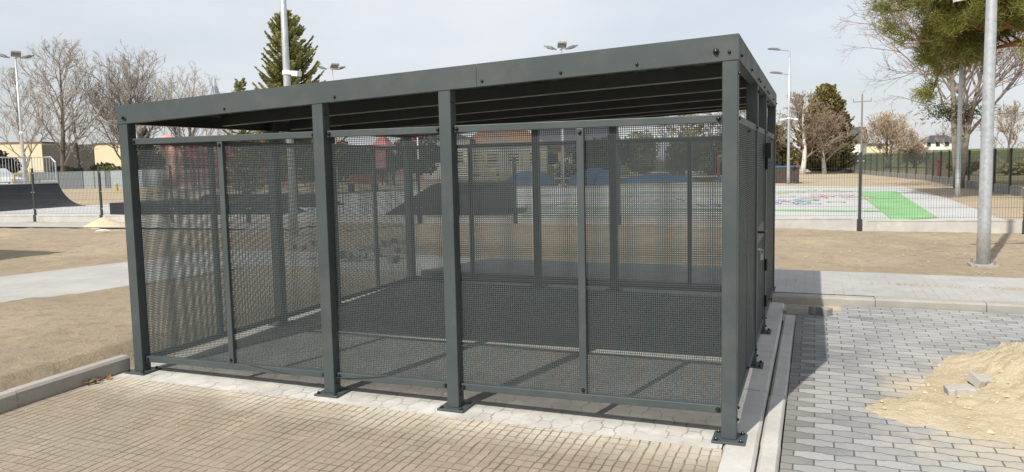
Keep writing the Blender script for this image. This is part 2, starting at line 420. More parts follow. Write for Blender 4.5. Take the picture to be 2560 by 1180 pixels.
def sheet(name, poly, dz, mat, zf=None, kind='structure', parent=None):
    bm = bmesh.new(); bm.faces.new([bm.verts.new((p[0], p[1], 0)) for p in poly])
    for ax, vals in ((0, (-6, 4)), (1, (-6, 5))):
        for v in vals:
            co = [0, 0, 0]; no_ = [0, 0, 0]; co[ax] = v; no_[ax] = 1
            bmesh.ops.bisect_plane(bm, geom=bm.verts[:]+bm.edges[:]+bm.faces[:], plane_co=co, plane_no=no_)
    bmesh.ops.recalc_face_normals(bm, faces=bm.faces)
    for v in bm.verts: v.co.z = (zf(v.co.x, v.co.y) if zf else gz(v.co.x, v.co.y))+dz
    for f in bm.faces:
        f.normal_update()
        if f.normal.z < 0: f.normal_flip()
    me = bpy.data.meshes.new(name); bm.to_mesh(me); bm.free()
    o = link(name, me, mat, parent)
    if kind: o['kind'] = kind
    return o

# ------------------------------------------------------------------ ground, soil, paving
def terrain(X, Y):
    hill = np.clip((Y-95)/170, 0, 1); hill = hill*hill*(3-2*hill)
    side = np.clip((X+25)/30, 0, 1)
    return g(X, Y) + hill*side*3.0
xs = np.unique(np.concatenate([np.linspace(-900, -40, 24), np.linspace(-40, 40, 41), np.linspace(40, 900, 24), [-6, 4]]))
ys = np.unique(np.concatenate([np.linspace(-300, -6, 10), np.linspace(-6, 100, 50), np.linspace(100, 300, 30), np.linspace(300, 1500, 12), [5]]))
X, Y = np.meshgrid(xs, ys, indexing='ij')
Z = terrain(X, Y) - .12*((X > -24.9) & (X < 8.9) & (Y > -6.9) & (Y < 13.9))
grid_mesh('ground', xs, ys, Z, ground_mat())

xs = np.arange(-25, 9.01, .075); ys = np.arange(-7, 13.31, .075)
X, Y = np.meshgrid(xs, ys, indexing='ij')
Z = g(X, Y) + .05*fbm(X*.7, Y*.7, 3, 5, .55) + .05*fbm(X*2.3, Y*2.3, 11, 3, .6) - .05*np.clip(vnoise(X*1.6, Y*1.6, 17)-.68, 0, 1) + .01
wob = .10*fbm(X*2.0, Y*2.0, 21, 4)
left = (X < -4.60)
bank = np.clip((-4.80+wob-X)/.09, 0, 1)
Z = np.where(left, Z - .045 + .15*bank*np.clip((5-Y)/5, .2, 1), Z)
right_soil = (Y > 6.15)
Z = np.where(right_soil & (X > -1), Z+.035*np.clip((8-Y)/2, 0, 1), Z)
paved = ((X > -4.60) & (Y < 6.15))
Z = np.where(paved, g(X, Y)-.05, Z)
def inpoly(X, Y, P):
    r = np.zeros(X.shape, bool); n = len(P)
    for i in range(n):
        (x0, y0), (x1, y1) = P[i], P[(i+1) % n]
        c = ((y0 > Y) != (y1 > Y)) & (X < (x1-x0)*(Y-y0)/((y1-y0) if y1 != y0 else 1e-9)+x0); r ^= c
    return r
for P in ([(-9.1, 6.2), (-11.2, 1.2), (-13.6, -4), (-11.0, -4), (-8.05, 1.4), (-7.6, 3.1), (-7.0, 6.2)], [(-25, 10.2), (-11, 10.75), (-11, 11.9), (-25, 11.9)]):
    Z = np.where(inpoly(X, Y, P), np.minimum(Z, g(X, Y)-.02), Z)
grid_mesh('soil', xs, ys, Z, SOIL)

sheet('paving', [(-4.52, -7), (.0, -7), (.0, -.13), (-4.52, -.13)], .004, PAV_FRONT)
sheet('floor', [(-4.52, -.13), (-.07, -.13), (-.07, 4.62), (-4.52, 4.62)], .0045, PAV_FLOOR)
sheet('yard', [(.245, -7), (7.5, -7), (7.5, 4.6), (.66, 4.24), (.66, 3.95), (.52, 3.95), (.52, 3.66), (.245, 3.66)], .004, PAV_YARD)
sheet('sand_bed', [(.12, 3.4), (.9, 3.4), (.9, 4.3), (.12, 4.3)], -.012, SAND)
walkz = lambda x, y: gz(x, 4.4)+.082+.004*(y-4.4)
sheet('pavement', [(.0, 4.40), (9, 4.85), (9, 6.5), (.0, 6.18), (-9.0, 6.1), (-9.0, 4.75), (.0, 4.75)], 0, PAV_WALK, walkz)
sheet('path', [(-9.1, 6.2), (-11.2, 1.2), (-13.6, -4), (-11.0, -4), (-8.05, 1.4), (-7.6, 3.1), (-7.0, 6.2)], .012, PAV_PATH)
sheet('fence_path', [(-25, 10.2), (-11, 10.75), (-11, 11.9), (-25, 11.9)], .02, PAV_PATH)
MBk = MB()
def kerb(mb, a, b, w, z0, z1, n, gap=.006):
    a = Vector(a); b = Vector(b); d = (b-a); L = d.length; d.normalize(); nrm = Vector((-d.y, d.x))
    for i in range(n):
        p = a+d*(L*i/n+gap/2); q = a+d*(L*(i+1)/n-gap/2)
        rr = random.uniform(-.004, .004); lat = random.uniform(-.004, .004); cs = []
        for dz, ins in ((z0, 0), (z1-.018, 0), (z1, .016)):
            for pt, sg in ((p, -1), (q, -1), (q, 1), (p, 1)):
                c = pt+nrm*(sg*(w/2-ins)+lat); cs.append((c.x, c.y, gz(c.x, c.y)+dz+rr))
        mb.add(cs, [(3,2,1,0)]+[(i_+4*k, (i_+1) % 4+4*k, (i_+1) % 4+4+4*k, i_+4+4*k) for k in (0, 1) for i_ in range(4)]+[(8,9,10,11)])
def kerb_thing(name, label, a, b, w, z0, z1, n, mat=CONC):
    mb = MB(); kerb(mb, a, b, w, z0, z1, n)
    o = mb.build(name, mat, None, (a[0], a[1], gz(*a))); tag(o, label, 'kerb'); return o
kerb_thing('kerb', 'grey concrete kerb edging the sand filled pavers beside the bare soil on the left', (-4.575, -6.5), (-4.575, .05), .10, -.1, .118, 7)
kerb_thing('kerb', 'broad concrete kerb along the raised pavement behind the grey yard pavers', (-.02, 4.31), (9, 4.78), .16, -.1, .083, 9, CONC)
kerb_thing('kerb', 'concrete kerb running behind the back wall of the bike shelter', (-9, 4.69), (-.06, 4.69), .12, -.1, .088, 9, CONC)
kerb_thing('kerb', 'wide flat concrete edging under the door side of the bike shelter', (.025, -3.2), (.025, 4.18), .185, -.1, .010, 7, CONCL)
kerb_thing('kerb', 'narrow row of concrete edging blocks between shelter strip and grey pavers', (.184, -3.5), (.184, 3.62), .108, -.1, .007, 8, CONCL)
kerb_thing('kerb', 'thin raised edging strip on the near side of the pale path', (-8.0, 1.35), (-7.0, 6.0), .06, -.1, .035, 5, CONC)

# ------------------------------------------------------------------ the bike shelter
L_, D_, P_ = 4.437, 4.44, .083
ZT, ZB, RL = 1.845, .155, .045
def H(x): return 2.267 + .0408*x                        # roof edge, lower to the left
shelter = thing('bike_shelter', (-L_/2, D_/2, gz(-L_/2, D_/2)), 'dark grey steel shelter with perforated sheet walls and flat roof on paving', 'shelter')
SO = tuple(shelter.location)
def sh(mb, name, mat=ANTH, bevel=0, parent=shelter): return mb.build(name, mat, parent, SO, False, bevel)
bm_ = MB(); bm_.lathe((0, 0, 0), [(.0145, 0), (.0145, .003), (.0105, .0035), (.0105, .011), (.007, .016), (.002, .018)], 10)
bolt_me = bm_.mesh('bolt', smooth=False); bolt_me.materials.append(BOLT)
def bolt(parent, p, nrm, s=1.0):
    o = link('bolt', bolt_me, None, parent); o.location = Vector(p)-Vector(SO); o.rotation_euler = Vector(nrm).to_track_quat('Z', 'Y').to_euler(); o.scale = (s, s, s); return o
_sheets = {}
def perforated(nx, nz, pitch=.0128, hole=.0088, t=.0015):
    if (nx, nz) in _sheets: return _sheets[nx, nz]
    a = (pitch-hole)/2
    def lines(n):
        b = np.arange(n)*pitch; q = np.empty(2*n+2); q[0] = 0; q[-1] = n*pitch; q[1:-1:2] = b+a; q[2:-1:2] = b+a+hole; return q
    gx, gz_ = lines(nx), lines(nz); A, B = len(gx), len(gz_)
    Xg, Zg = np.meshgrid(gx, gz_, indexing='ij')
    V = np.concatenate([np.stack([Xg, np.full_like(Xg, y), Zg], -1).reshape(-1, 3) for y in (0, t)])
    idx = np.arange(A*B).reshape(A, B)
    q = np.stack([idx[:-1, :-1], idx[1:, :-1], idx[1:, 1:], idx[:-1, 1:]], -1)
    I, J = np.meshgrid(np.arange(A-1), np.arange(B-1), indexing='ij'); hole_m = (I % 2 == 1) & (J % 2 == 1)
    fr = q[~hole_m]; bk = fr[:, ::-1]+A*B
    hq = q[hole_m]; Wl = []
    for k in range(4):
        p0, p1 = hq[:, k], hq[:, (k+1) % 4]; Wl.append(np.stack([p1, p0, p0+A*B, p1+A*B], -1))
    F = np.concatenate([fr, bk]+Wl)
    me = bpy.data.meshes.new('perforated_sheet'); me.from_pydata(V.tolist(), [], F.tolist()); me.materials.append(SHEET); me.update()
    _sheets[nx, nz] = me; return me
NZ = 130; ZS = .168
def put_sheet(parent, nx, p, rz):
    o = link('perforated_sheet', perforated(nx, NZ), None, parent); o.location = Vector(p)-Vector(SO); o.rotation_euler = (0, 0, rz); return o
# axis systems of the four walls: origin, along, inward
def wall_pt(kind, s, d, z):
    """s along the wall, d depth inwards from the outer face"""
    if kind == 'front': return (-L_+s, d, z)
    if kind == 'back': return (-L_+s, D_-d, z)
    if kind == 'left': return (-L_+d, s, z)
    return (-d, s, z)
def wbox(mb, kind, s0, s1, d0, d1, z0, z1):
    a = wall_pt(kind, s0, d0, z0); b = wall_pt(kind, s1, d1, z1)
    mb.box(min(a[0], b[0]), max(a[0], b[0]), min(a[1], b[1]), max(a[1], b[1]), z0, z1)
NRM = {'front': (0, -1, 0), 'back': (0, 1, 0), 'left': (-1, 0, 0), 'right': (1, 0, 0)}
FR = [0, 1.703, 2.636, L_-P_]                           # post starts along the front/back walls
SL = [0, 1.703, 2.636, D_-P_]
SR = [0, 1.60, 2.72, D_-P_]
def make_post(x, y):
    b = gz(x+P_/2, y+P_/2)+.018
    mb = MB(); mb.box(x, x+P_, y, y+P_, b, H(x)-.006)
    p = sh(mb, 'post', ANTH, .005)
    pl = MB(); cx, cy = x+P_/2, y+P_/2; pl.box(cx-.092, cx+.092, cy-.092, cy+.092, b-.014, b+.0005)
    o = sh(pl, 'base_plate', ANTH, .003)
    for sx in (-1, 1):
        for sy in (-1, 1): bolt(o, (cx+sx*.068, cy+sy*.068, b), (0, 0, 1), .95)
    return p
done = set()
for kind, seq in (('front', FR), ('back', FR), ('left', SL), ('right', SR)):
    for s in seq:
        a = wall_pt(kind, s, 0, 0); b = wall_pt(kind, s+P_, P_, 0)
        x0, y0 = min(a[0], b[0]), min(a[1], b[1])
        key = (round(x0, 2), round(y0, 2))
        if key in done: continue
        done.add(key); po = make_post(x0, y0)
        if kind in ('front', 'right'):
            zt = H(x0)-.16
            if kind == 'front': bolt(po, (x0+P_, y0+.03, zt-.04), (1, 0, 0), .8); bolt(po, (x0+P_, y0+.03, .13), (1, 0, 0), .8)
            else: bolt(po, (x0+P_, y0+.03, zt-.02), (1, 0, 0), 1.0); bolt(po, (x0+P_, y0+.03, .12), (1, 0, 0), .8)
rd0, rd1 = .034, .076
def make_bay(kind, s0, s1, mid, door=False):
    w = s1-s0; name = 'door' if door else 'panel_frame'
    mb = MB(); e = .004 if not door else .012
    d0, d1 = (.012, .050) if door else (.008, .046) if kind == 'right' else (rd0, rd1)
    a0, a1 = s0+e, s1-e
    wbox(mb, kind, a0, a1, d0, d1, ZT-RL, ZT)
    if not mid and not door:
        lower = MB(); wbox(lower, kind, a0, a1, d0, d1, ZB, ZB+RL); lr_ = sh(lower, 'rail', ANTH, .004); name = 'rail'
    else: wbox(mb, kind, a0, a1, d0, d1, ZB, ZB+RL)
    if door:
        wbox(mb, kind, a0, a0+RL, d0, d1, ZB+RL+.0002, ZT-RL-.0002); wbox(mb, kind, a1-RL, a1, d0, d1, ZB+RL+.0002, ZT-RL-.0002)
        wbox(mb, kind, a0+RL+.0002, a1-RL-.0002, d0+.003, d1-.003, .93, 1.06)
    if mid: wbox(mb, kind, (s0+s1)/2-.0225, (s0+s1)/2+.0225, d0 if kind != 'right' else d0+.009, d1-.012, ZB+RL+.0002, ZT-RL-.0002)
    fr = sh(mb, name, ANTH, .004)
    cells = [(s0, (s0+s1)/2), ((s0+s1)/2, s1)] if mid else [(s0, s1)]
    dd = d1-.008 if kind != 'right' else d0+.006
    for c0, c1 in cells:
        nx = int((c1-c0-.004)/.0128); off = (c1-c0-nx*.0128)/2
        if kind in ('front', 'back'): p = wall_pt(kind, c0+off, dd, ZS); put_sheet(fr, nx, p, 0)
        else: p = wall_pt(kind, c0+off, dd, ZS); put_sheet(fr, nx, p, math.pi/2)
    if kind in ('front', 'right') and not door:
        n_ = NRM[kind]
        for s in (s0+.022, s1-.022):
            for z in (ZT-.022, ZB+.022):
                if kind == 'right' and s > 3: continue
                bolt(fr, wall_pt(kind, s, d0, z), n_, .95)
        if mid:
            for z in (ZT-.07, ZB+.07): bolt(fr, wall_pt(kind, (s0+s1)/2, d0, z), n_, .9)
    return fr
for kind, seq in (('front', FR), ('back', FR), ('left', SL)):
    for i in range(3): make_bay(kind, seq[i]+P_, seq[i+1], i != 1)
make_bay('right', SR[0]+P_, SR[1], True); make_bay('right', SR[2]+P_, SR[3], True)
door = make_bay('right', SR[1]+P_, SR[2], False, True)
door['label'] = 'perforated door with black lever handle'
# handle, lock, keys, closer box, hinges
hb = MB(); y0 = SR[1]+P_+.035
hb.box(-.012, -.003, y0-.018, y0+.018, .86, 1.10)
hb.tube([(-.003, y0, 1.045), (.045, y0, 1.045), (.050, y0+.02, 1.045), (.050, y0+.125, 1.043)], .0095, 8)
sh(hb, 'handle', BOLT, 0, door)
kb = MB(); kb.tube([(-.003, y0, .915), (.012, y0, .915)], .009, 8); kb.bar((.012, y0, .915), (.035, y0, .913), .003, .012)
kb.tube([(.03+.012*math.cos(t), y0+.006, .895+.016*math.sin(t)) for t in np.linspace(0, 6.28, 12)], .0015, 4); kb.bar((.03, y0+.006, .88), (.028, y0+.008, .835), .003, .02)
sh(kb, 'keys', GALV, 0, door)
cbx = MB(); cbx.box(.002, .045, SR[2]-.12, SR[2]-.03, 1.60, 1.73); sh(cbx, 'door_closer', BOLT, .004, door)
for z in (.30, .62, 1.5):
    hg = MB(); hg.tube([(.006, SR[2]-.004, z), (.006, SR[2]-.004, z+.10)], .012, 8); sh(hg, 'hinge', BOLT, 0, door)
# roof: fascia plates, flanges, purlins, sheet
HF = .133
def fascia(a, b, out):
    (x0, y0), (x1, y1) = a, b; mb = MB(); o = Vector(out)
    q = []
    for (x, y) in (a, b):
        for off in (.0045, .001):
            for z in (H(x)-HF, H(x)+.004): q.append((x+o.x*off, y+o.y*off, z))
    mb.add(q, [(0,4,5,1),(2,3,7,6),(0,2,6,4),(1,5,7,3),(0,1,3,2),(4,6,7,5)])
    i = -o
    fl = [(x+i.x*k, y+i.y*k, H(x)-HF+dz) for (x, y) in (a, b) for k, dz in ((.002, .0), (.055, .0), (.055, .003), (.002, .003))]
    mb.add(fl, [(0,1,5,4),(1,2,6,5),(2,3,7,6),(3,0,4,7)])
    return sh(mb, 'fascia', ANTH)
f1 = fascia((-L_-.004, 0), (-1.537, 0), (0, -1, 0)); f2 = fascia((-1.5345, 0), (.0042, 0), (0, -1, 0))
for x in (-4.36, -3.45, -2.55): bolt(f1, (x, -.0045, H(x)-HF+.03), (0, -1, 0), .7)
for x in (-1.50, -1.0, -.55, -.045): bolt(f2, (x, -.0045, H(x)-HF+.03 if x < -.1 else H(x)-.09), (0, -1, 0), .7)
bolt(f2, (-.115, -.0045, H(0)-.085), (0, -1, 0), 1.25); bolt(f1, (-4.38, -.0045, H(-4.38)-.09), (0, -1, 0), 1.0)
for y0_, y1_ in ((-.004, SR[1]+.04), (SR[1]+.045, SR[2]+.04), (SR[2]+.045, D_)):
    f = fascia((0, y0_), (0, y1_), (1, 0, 0))
    for t in (.08, .55, .95): bolt(f, (.0045, y0_+(y1_-y0_)*t, H(0)-.10), (1, 0, 0), .8)
fascia((-L_, 0), (-L_, D_), (-1, 0, 0)); fascia((-L_, D_), (0, D_), (0, 1, 0))
for y in (.09, 1.0, 1.95, 2.85, 3.75, 4.28):
    mb = MB()
    for q_, (w0, w1, z0, z1) in enumerate(((0, .05, -.118, -.114), (0, .003, -.114, -.032), (.0, .045, -.032, -.028))):
        mb.k = 1 if q_ == 0 else 0
        vs = [(x, y+w, H(x)+z) for x in (-L_+P_+.005, -P_-.005) for w, z in ((w0, z0), (w1, z0), (w1, z1), (w0, z1))]
        mb.add(vs, [(3,2,1,0),(4,5,6,7),(0,1,5,4),(1,2,6,5),(2,3,7,6),(3,0,4,7)])
    sh(mb, 'purlin', [ANTH, FLANGE])
mb = MB(); n = int(L_/.207)
for i in range(n+1):
    x0 = -L_+.004+i*.207
    for (xa, za), (xb, zb) in (((0, -.024), (.12, -.024)), ((.12, -.024), (.14, -.002)), ((.14, -.002), (.185, -.002)), ((.185, -.002), (.207, -.024))):
        A_, B_ = min(x0+xa, -.0045), min(x0+xb, -.004)
        mb.add([(A_, .006, H(A_)+za), (B_, .006, H(B_)+zb), (B_, D_-.006, H(B_)+zb), (A_, D_-.006, H(A_)+za)], [(0, 1, 2, 3)])
sh(mb, 'roof_sheet', DECK)
for x in (-3.0, -1.55):                                 # cross battens under the sheet
    mb = MB(); mb.box(x, x+.05, .1, D_-.1, H(x)-.030, H(x)-.0265); sh(mb, 'batten', ANTH)
cable = MB(); cable.tube([(-3.40+1.15*t, .03-.005*math.sin(t*3.14), ZB+.055-.05*math.sin(t*3.14)) for t in np.linspace(0, 1, 14)], .003, 6)
tag(cable.build('cable', ANTH, None, (-3.45, .03, ZB)), 'thin black cable sagging along the bottom rail of the shelter front', 'cable')

# ------------------------------------------------------------------ sand, bricks, small stuff in the yard
xs = np.arange(.35, 5.2, .02); ys = np.arange(-1.6, 4.2, .02)
X, Y = np.meshgrid(xs, ys, indexing='ij')
d1 = np.sqrt(((X-2.72)/1.10)**2+((Y-1.82)/.92)**2)
h = .88*np.exp(-(d1*1.30)**2)
h = h+.070*np.exp(-((X-1.22)/.66)**2-((Y-1.08-.18*(X-1.4))/.42)**2)+.046*np.exp(-((X-2.0)/.85)**2-((Y-.42)/.50)**2)
n1 = fbm(X*1.7, Y*1.7, 31, 5, .6); n2 = fbm(X*6, Y*6, 37, 5, .7); n3 = fbm(X*15, Y*15, 43, 4, .65)
k = np.clip(h*7, .12, 1)
h = h+.085*n1*np.clip(h*6, .3, 1)+.085*n2*k+.045*n3*k
lump = fbm(X*9, Y*9, 41, 3, .6); h = h+.24*np.clip(lump-.15, 0, 1)*np.clip((h-.03)*8, 0, 1)
h = h-.042
Z = g(X, Y)+.004+h
o = grid_mesh('sand_pile', xs, ys, Z, SAND, keep=h > -.01, kind=None)
tag(o, 'heap of loose yellow building sand spilled over the grey pavers', 'sand pile')
def surf(x, y):
    i = int((x-.35)/.02); k = int((y+1.6)/.02); return float(Z[i, k]) if 0 <= i < Z.shape[0] and 0 <= k < Z.shape[1] else gz(x, y)
def brick_mesh(l=.2, w=.165, hh=.08, grooves=False):
    mb = MB(); pts = []
    hl = l/2; a, b = w/2, w/2-.024
    out = [(-hl, -a), (-hl*.55, -a), (-hl*.30, -b), (hl*.30, -b), (hl*.55, -a), (hl, -a), (hl, a), (hl*.55, a), (hl*.30, b), (-hl*.30, b), (-hl*.55, a), (-hl, a)]
    n = len(out)
    vs = [(x, y, 0) for x, y in out]+[(x, y, hh-.006) for x, y in out]+[(x*.95, y*.93, hh) for x, y in out]
    mb.add(vs, [tuple(reversed(range(n)))]+[(i+n*k, (i+1) % n+n*k, (i+1) % n+n*(k+1), i+n*(k+1)) for k in (0, 1) for i in range(n)]+[tuple(2*n+i for i in range(n))])
    return mb.mesh('loose_paver')
bme = brick_mesh(.2, .15, .075); bme.materials.append(concrete('chipped_paver_concrete', (.36, .345, .315), (.50, .485, .45), (.50, .42, .29)))
bme2 = brick_mesh(.2, .1, .08); bme2.materials.append(CONCD)
for me_, p, rot, lab in ((bme, (1.30, 1.27), (.05, -.08, .1), 'pale concrete paver lying flat on the edge of the sand heap'),
                         (bme, (1.46, 1.47), (.30, .22, .55), 'tilted concrete paver leaning behind another paver on the sand heap')):
    o = link('loose_paver', me_, None, None, (p[0], p[1], surf(*p)-.022), rot); o.scale = (.82, .82, .82); tag(o, lab, 'paver', 'loose pavers')
o = link('loose_paver', bme2, None, None, (.46, 3.72, gz(.46, 3.72)-.0), (.05, .06, -.55)); tag(o, 'dark loose paver turned askew in the shade below the pavement kerb', 'paver', 'loose pavers')
gp = MB(); cx, cy = .245, 3.80; zb = gz(cx, cy)-.01
gp.box(cx-.10, cx+.10, cy-.115, cy+.115, zb, zb+.05)
for i in range(4): gp.box(cx-.0995, cx+.0995, cy-.105+i*.055, cy-.105+i*.055+.034, zb+.0505, zb+.064)
o = gp.build('grooved_paver', CONC, None, (cx, cy, zb), bevel=.003); tag(o, 'ribbed concrete paver set beside the shelter edging below the kerb', 'paver')
# clods and pebbles
def clods(name, pts, smin, smax, mat, label_kind='stuff'):
    mb = MB()
    for (x, y, z) in pts:
        s = random.uniform(smin, smax)*random.choice((.5, .7, 1, 1))
        vs = []
        for q in ((1,0,0),(-1,0,0),(0,1,0),(0,-1,0),(0,0,1),(0,0,-.6)):
            k = s*random.uniform(.6, 1.25); vs.append((x+q[0]*k+random.uniform(-.3, .3)*s, y+q[1]*k+random.uniform(-.3, .3)*s, z+q[2]*k*.7+s*.2))
        mb.add(vs, [(0,2,4),(2,1,4),(1,3,4),(3,0,4),(2,0,5),(1,2,5),(3,1,5),(0,3,5)])
    o = mb.build(name, mat, None, (0, 0, 0)); o['kind'] = 'stuff'; return o
pts = []
for i in range(1500):
    x, y = random.uniform(-12, -4.75), random.uniform(-2, 9); pts.append((x, y, gz(x, y)+.02))
for i in range(900):
    x, y = random.uniform(-1.0, 5), random.uniform(6.3, 12.8); pts.append((x, y, gz(x, y)+.03))
clods('soil_clods', [p for p in pts if not (-12 < p[0] < -7.1 and 0 < p[0]*0+p[1] < 6.4 and -11.2 < p[0])], .007, .02, simple('soil_clod', (.40, .31, .20), .95, .3, 3))
clods('grit', [(x, y, gz(x, y)+.003) for x, y in ((random.uniform(-4.45, 0), random.uniform(-3, -.2)) for i in range(700))], .002, .008, bpy.data.materials['soil_clod'])
pts = []
for i in range(520):
    x, y = random.gauss(1.75, .62), random.gauss(1.15, .65)
    if .5 < x < 4: pts.append((x, y, surf(x, y)))
clods('sand_clods', pts, .004, .020, SAND_S)
pts = [(random.gauss(1.5, .20), 5.35+random.gauss(0, .05), 0) for i in range(150)]+[(random.gauss(2.45, .18), 5.4+random.gauss(0, .06), 0) for i in range(150)]
clods('spilled_soil', [(x, y, walkz(x, y)+.001) for x, y, z in pts], .005, .013, bpy.data.materials['soil_clod'])
lf = MB()
for i in range(6):
    c = Vector((-4.50+random.uniform(-.03, .05), -.30+random.uniform(-.08, .1), gz(-4.5, -.3)+.012+random.random()*.02)); a = random.uniform(0, 6.28)
    u = Vector((math.cos(a), math.sin(a), random.uniform(-.3, .7)))*.035; w = Vector((-math.sin(a), math.cos(a), random.uniform(-.2, .5)))*.018
    lf.add([c-u, c-u*.2+w+Vector((0, 0, .008)), c+u, c-u*.2-w+Vector((0, 0, .006))], [(0, 1, 2, 3)])
o = lf.build('dry_leaf', simple('dead_leaf', (.22, .12, .05), .9, .3, 30), None, (-4.5, -.3, gz(-4.5, -.3))); tag(o, 'small clump of dry brown leaves against the kerb by the left post', 'leaves')
lt = MB(); lz = gz(-15.2, 9.3)+.03
lt.add([(-15.35, 9.25, lz+.02), (-15.1, 9.30, lz+.04), (-15.0, 9.40, lz+.03), (-15.25, 9.38, lz+.06)], [(0, 1, 2, 3)])
lt.add([(-15.35, 9.25, lz), (-15.1, 9.30, lz+.02), (-15.0, 9.40, lz), (-15.25, 9.38, lz+.03)], [(3, 2, 1, 0)])
tag(lt.build('paper_scrap', PWHITE, None, (-15.2, 9.3, lz)), 'scrap of white paper lying on the bare soil', 'litter')
# small sand heap by the left fence
xs = np.arange(-19.5, -14.6, .08); ys = np.arange(9.3, 12.2, .08); X, Y = np.meshgrid(xs, ys, indexing='ij')
h = .25*np.exp(-(((X+17.0)/.45)**2+((Y-11.0)/.34)**2))+.06*fbm(X*2, Y*2, 51, 4)-.02
grid_mesh('sand_heap', xs, ys, g(X, Y)-.005+h, SAND, keep=h > .0, kind=None)
tag(bpy.data.objects['sand_heap'], 'low pale sand heap on the path in front of the left fence', 'sand heap')

# ------------------------------------------------------------------ plaza beyond the fence, painted markings
sheet('plaza', [(-30, 13.0), (-23, 12.3), (4.9, 13.9), (4.5, 17), (4.75, 27), (4.4, 39), (-20, 37.5), (-27.2, 26)], .03, PLAZA)
sheet('painted_lane', [(-11, 28.6), (2.2, 32.8), (3.65, 33.1), (3.19, 17.0), (2.3, 16.0), (2.1, 16.05), (2.05, 32.0), (-11, 27.6)], .038, PGREEN)
sheet('painted_lane', [(-10, 15.15), (-.05, 15.75), (-.05, 16.05), (-10, 15.6)], .036, PGREEN)
sheet('painted_lane', [(1.38, 15.8), (2.1, 15.85), (2.1, 16.25), (1.38, 16.15)], .0365, PGREEN)
sheet('painted_lane', [(-10, 17.7), (2.5, 18.95), (2.5, 19.6), (-10, 18.4)], .041, PGREEN)
for a, b, m in ((0, .25, PRED), (.25, 1.12, PWHITE), (1.12, 1.36, PRED)):
    sheet('painted_stop_line', [(a, 15.77), (b, 15.77+.0), (b, 16.05), (a, 16.05)], .044, m)
def ring(mb, cx, cy, rx, ry, w, k, n=20, a0=0, a1=6.2832):
    mb.k = k
    for i in range(n):
        t0, t1 = a0+(a1-a0)*i/n, a0+(a1-a0)*(i+1)/n
        q = [(cx+(rx-w*s)*math.cos(t), cy+(ry-w*s)*math.sin(t), gz(cx, cy)+.046) for t, s in ((t0, 1), (t0, 0), (t1, 0), (t1, 1))]
        mb.add(q, [(0, 1, 2, 3)])
mb = MB()
rr = random.Random(5)
for (cx, cy, k) in ((-1.0, 23.5, 0), (-.2, 23.2, 0), (.5, 24, 3), (.1, 27, 1), (.9, 28, 1), (-.6, 31, 2), (.9, 32.5, 1), (1.3, 27, 1), (-4, 24, 2), (-5.5, 22, 1), (-6.5, 26, 0), (-3, 20.5, 3), (-7.5, 20.2, 1), (-2.6, 28, 0)):
    for i in range(4):
        ring(mb, cx+rr.uniform(-.7, .7), cy+rr.uniform(-1, 1), rr.uniform(.2, .5), rr.uniform(.3, .8), .09, k if i else (k+1) % 4)
o = mb.build('painted_games', [PBLUE, PPINK, PYEL, PGREEN]); o['kind'] = 'structure'

# ------------------------------------------------------------------ fences
def mesh_panel(w, h, pitch=.05, r=.0026, hp=.2):
    mb = MB(); n = int(w/pitch)
    for i in range(n+1):
        x = i*w/n; mb.box(x-r, x+r, -r, r, 0, h)
    z = .02
    while z < h+.001:
        mb.box(0, w, -r*3.2, -r*1.2, z-r, z+r); mb.box(0, w, r*1.2, r*3.2, z-r, z+r); z += hp
    return mb.mesh('mesh_panel')
def fence_run(name, pts, label, mat, wall_h, top, sp, wall_mat, pitch=.05, r=.0026, clips=False, pw=.03):
    root = thing(name, (pts[0][0], pts[0][1], gz(*pts[0])), label, 'fence'); O = Vector(root.location)
    segs = []
    for a, b in zip(pts[:-1], pts[1:]):
        L = math.dist(a, b); n = max(1, round(L/sp))
        for i in range(n):
            segs.append(((a[0]+(b[0]-a[0])*i/n, a[1]+(b[1]-a[1])*i/n), (a[0]+(b[0]-a[0])*(i+1)/n, a[1]+(b[1]-a[1])*(i+1)/n)))
    cache = {}
    for i, (a, b) in enumerate(segs+[(segs[-1][1], None)]):
        z = gz(*a)
        pm = MB(); pm.box(-pw, pw, -pw*.7, pw*.7, wall_h-.02, top+.03); pm.box(-.05, .05, -.035, .035, -.02, wall_h+.01)
        d = segs[min(i, len(segs)-1)]; ang = math.atan2(d[1][1]-d[0][1], d[1][0]-d[0][0])
        if 'post' not in cache: cache['post'] = pm.mesh('fence_post')
        o = link('fence_post', cache['post'], mat, root, Vector((a[0], a[1], z))-O, (0, 0, ang))
        if clips:
            if 'clip' not in cache:
                cm = MB()
                for zz_ in (wall_h+.18, .5*(wall_h+top), top-.12):
                    for sx in (-.055, .055): cm.box(sx-.014, sx+.014, -.034, -.021, zz_-.011, zz_+.011)
                cache['clip'] = cm.mesh('clip')
            link('clip', cache['clip'], GALV, o)
        if b is None: break
        L = math.dist(a, b); key = round(L, 1)
        if key not in cache: cache[key] = mesh_panel(L, top-wall_h-.04, pitch, r)
        link('mesh_panel', cache[key], mat, root, Vector((a[0], a[1], z+wall_h+.02))-O, (0, 0, ang))
        if ('w', key) not in cache:
            wm_ = MB(); wm_.box(.052, L-.052, -.022, .022, -.08, wall_h); wm_.box(.06, .16, -.030, -.0225, -.08, wall_h-.001); wm_.box(L-.16, L-.06, -.030, -.0225, -.08, wall_h-.001)
            wm_.box(.1602, L-.1602, -.030, -.0225, wall_h-.035, wall_h-.001)
            cache['w', key] = wm_.mesh('plinth_board')
        link('plinth_board', cache['w', key], wall_mat, root, Vector((a[0], a[1], z))-O, (0, 0, ang))
    return root
fence_run('mesh_fence', [(-26.2, 12.1), (-1.30, 13.42), (1.28, 13.60), (4.32, 13.86), (8.0, 14.2)], 'dark double wire mesh fence on pale concrete boards in front of the painted plaza', FENCE, .20, 1.55, 2.5, CONCL, r=.0019, clips=True)
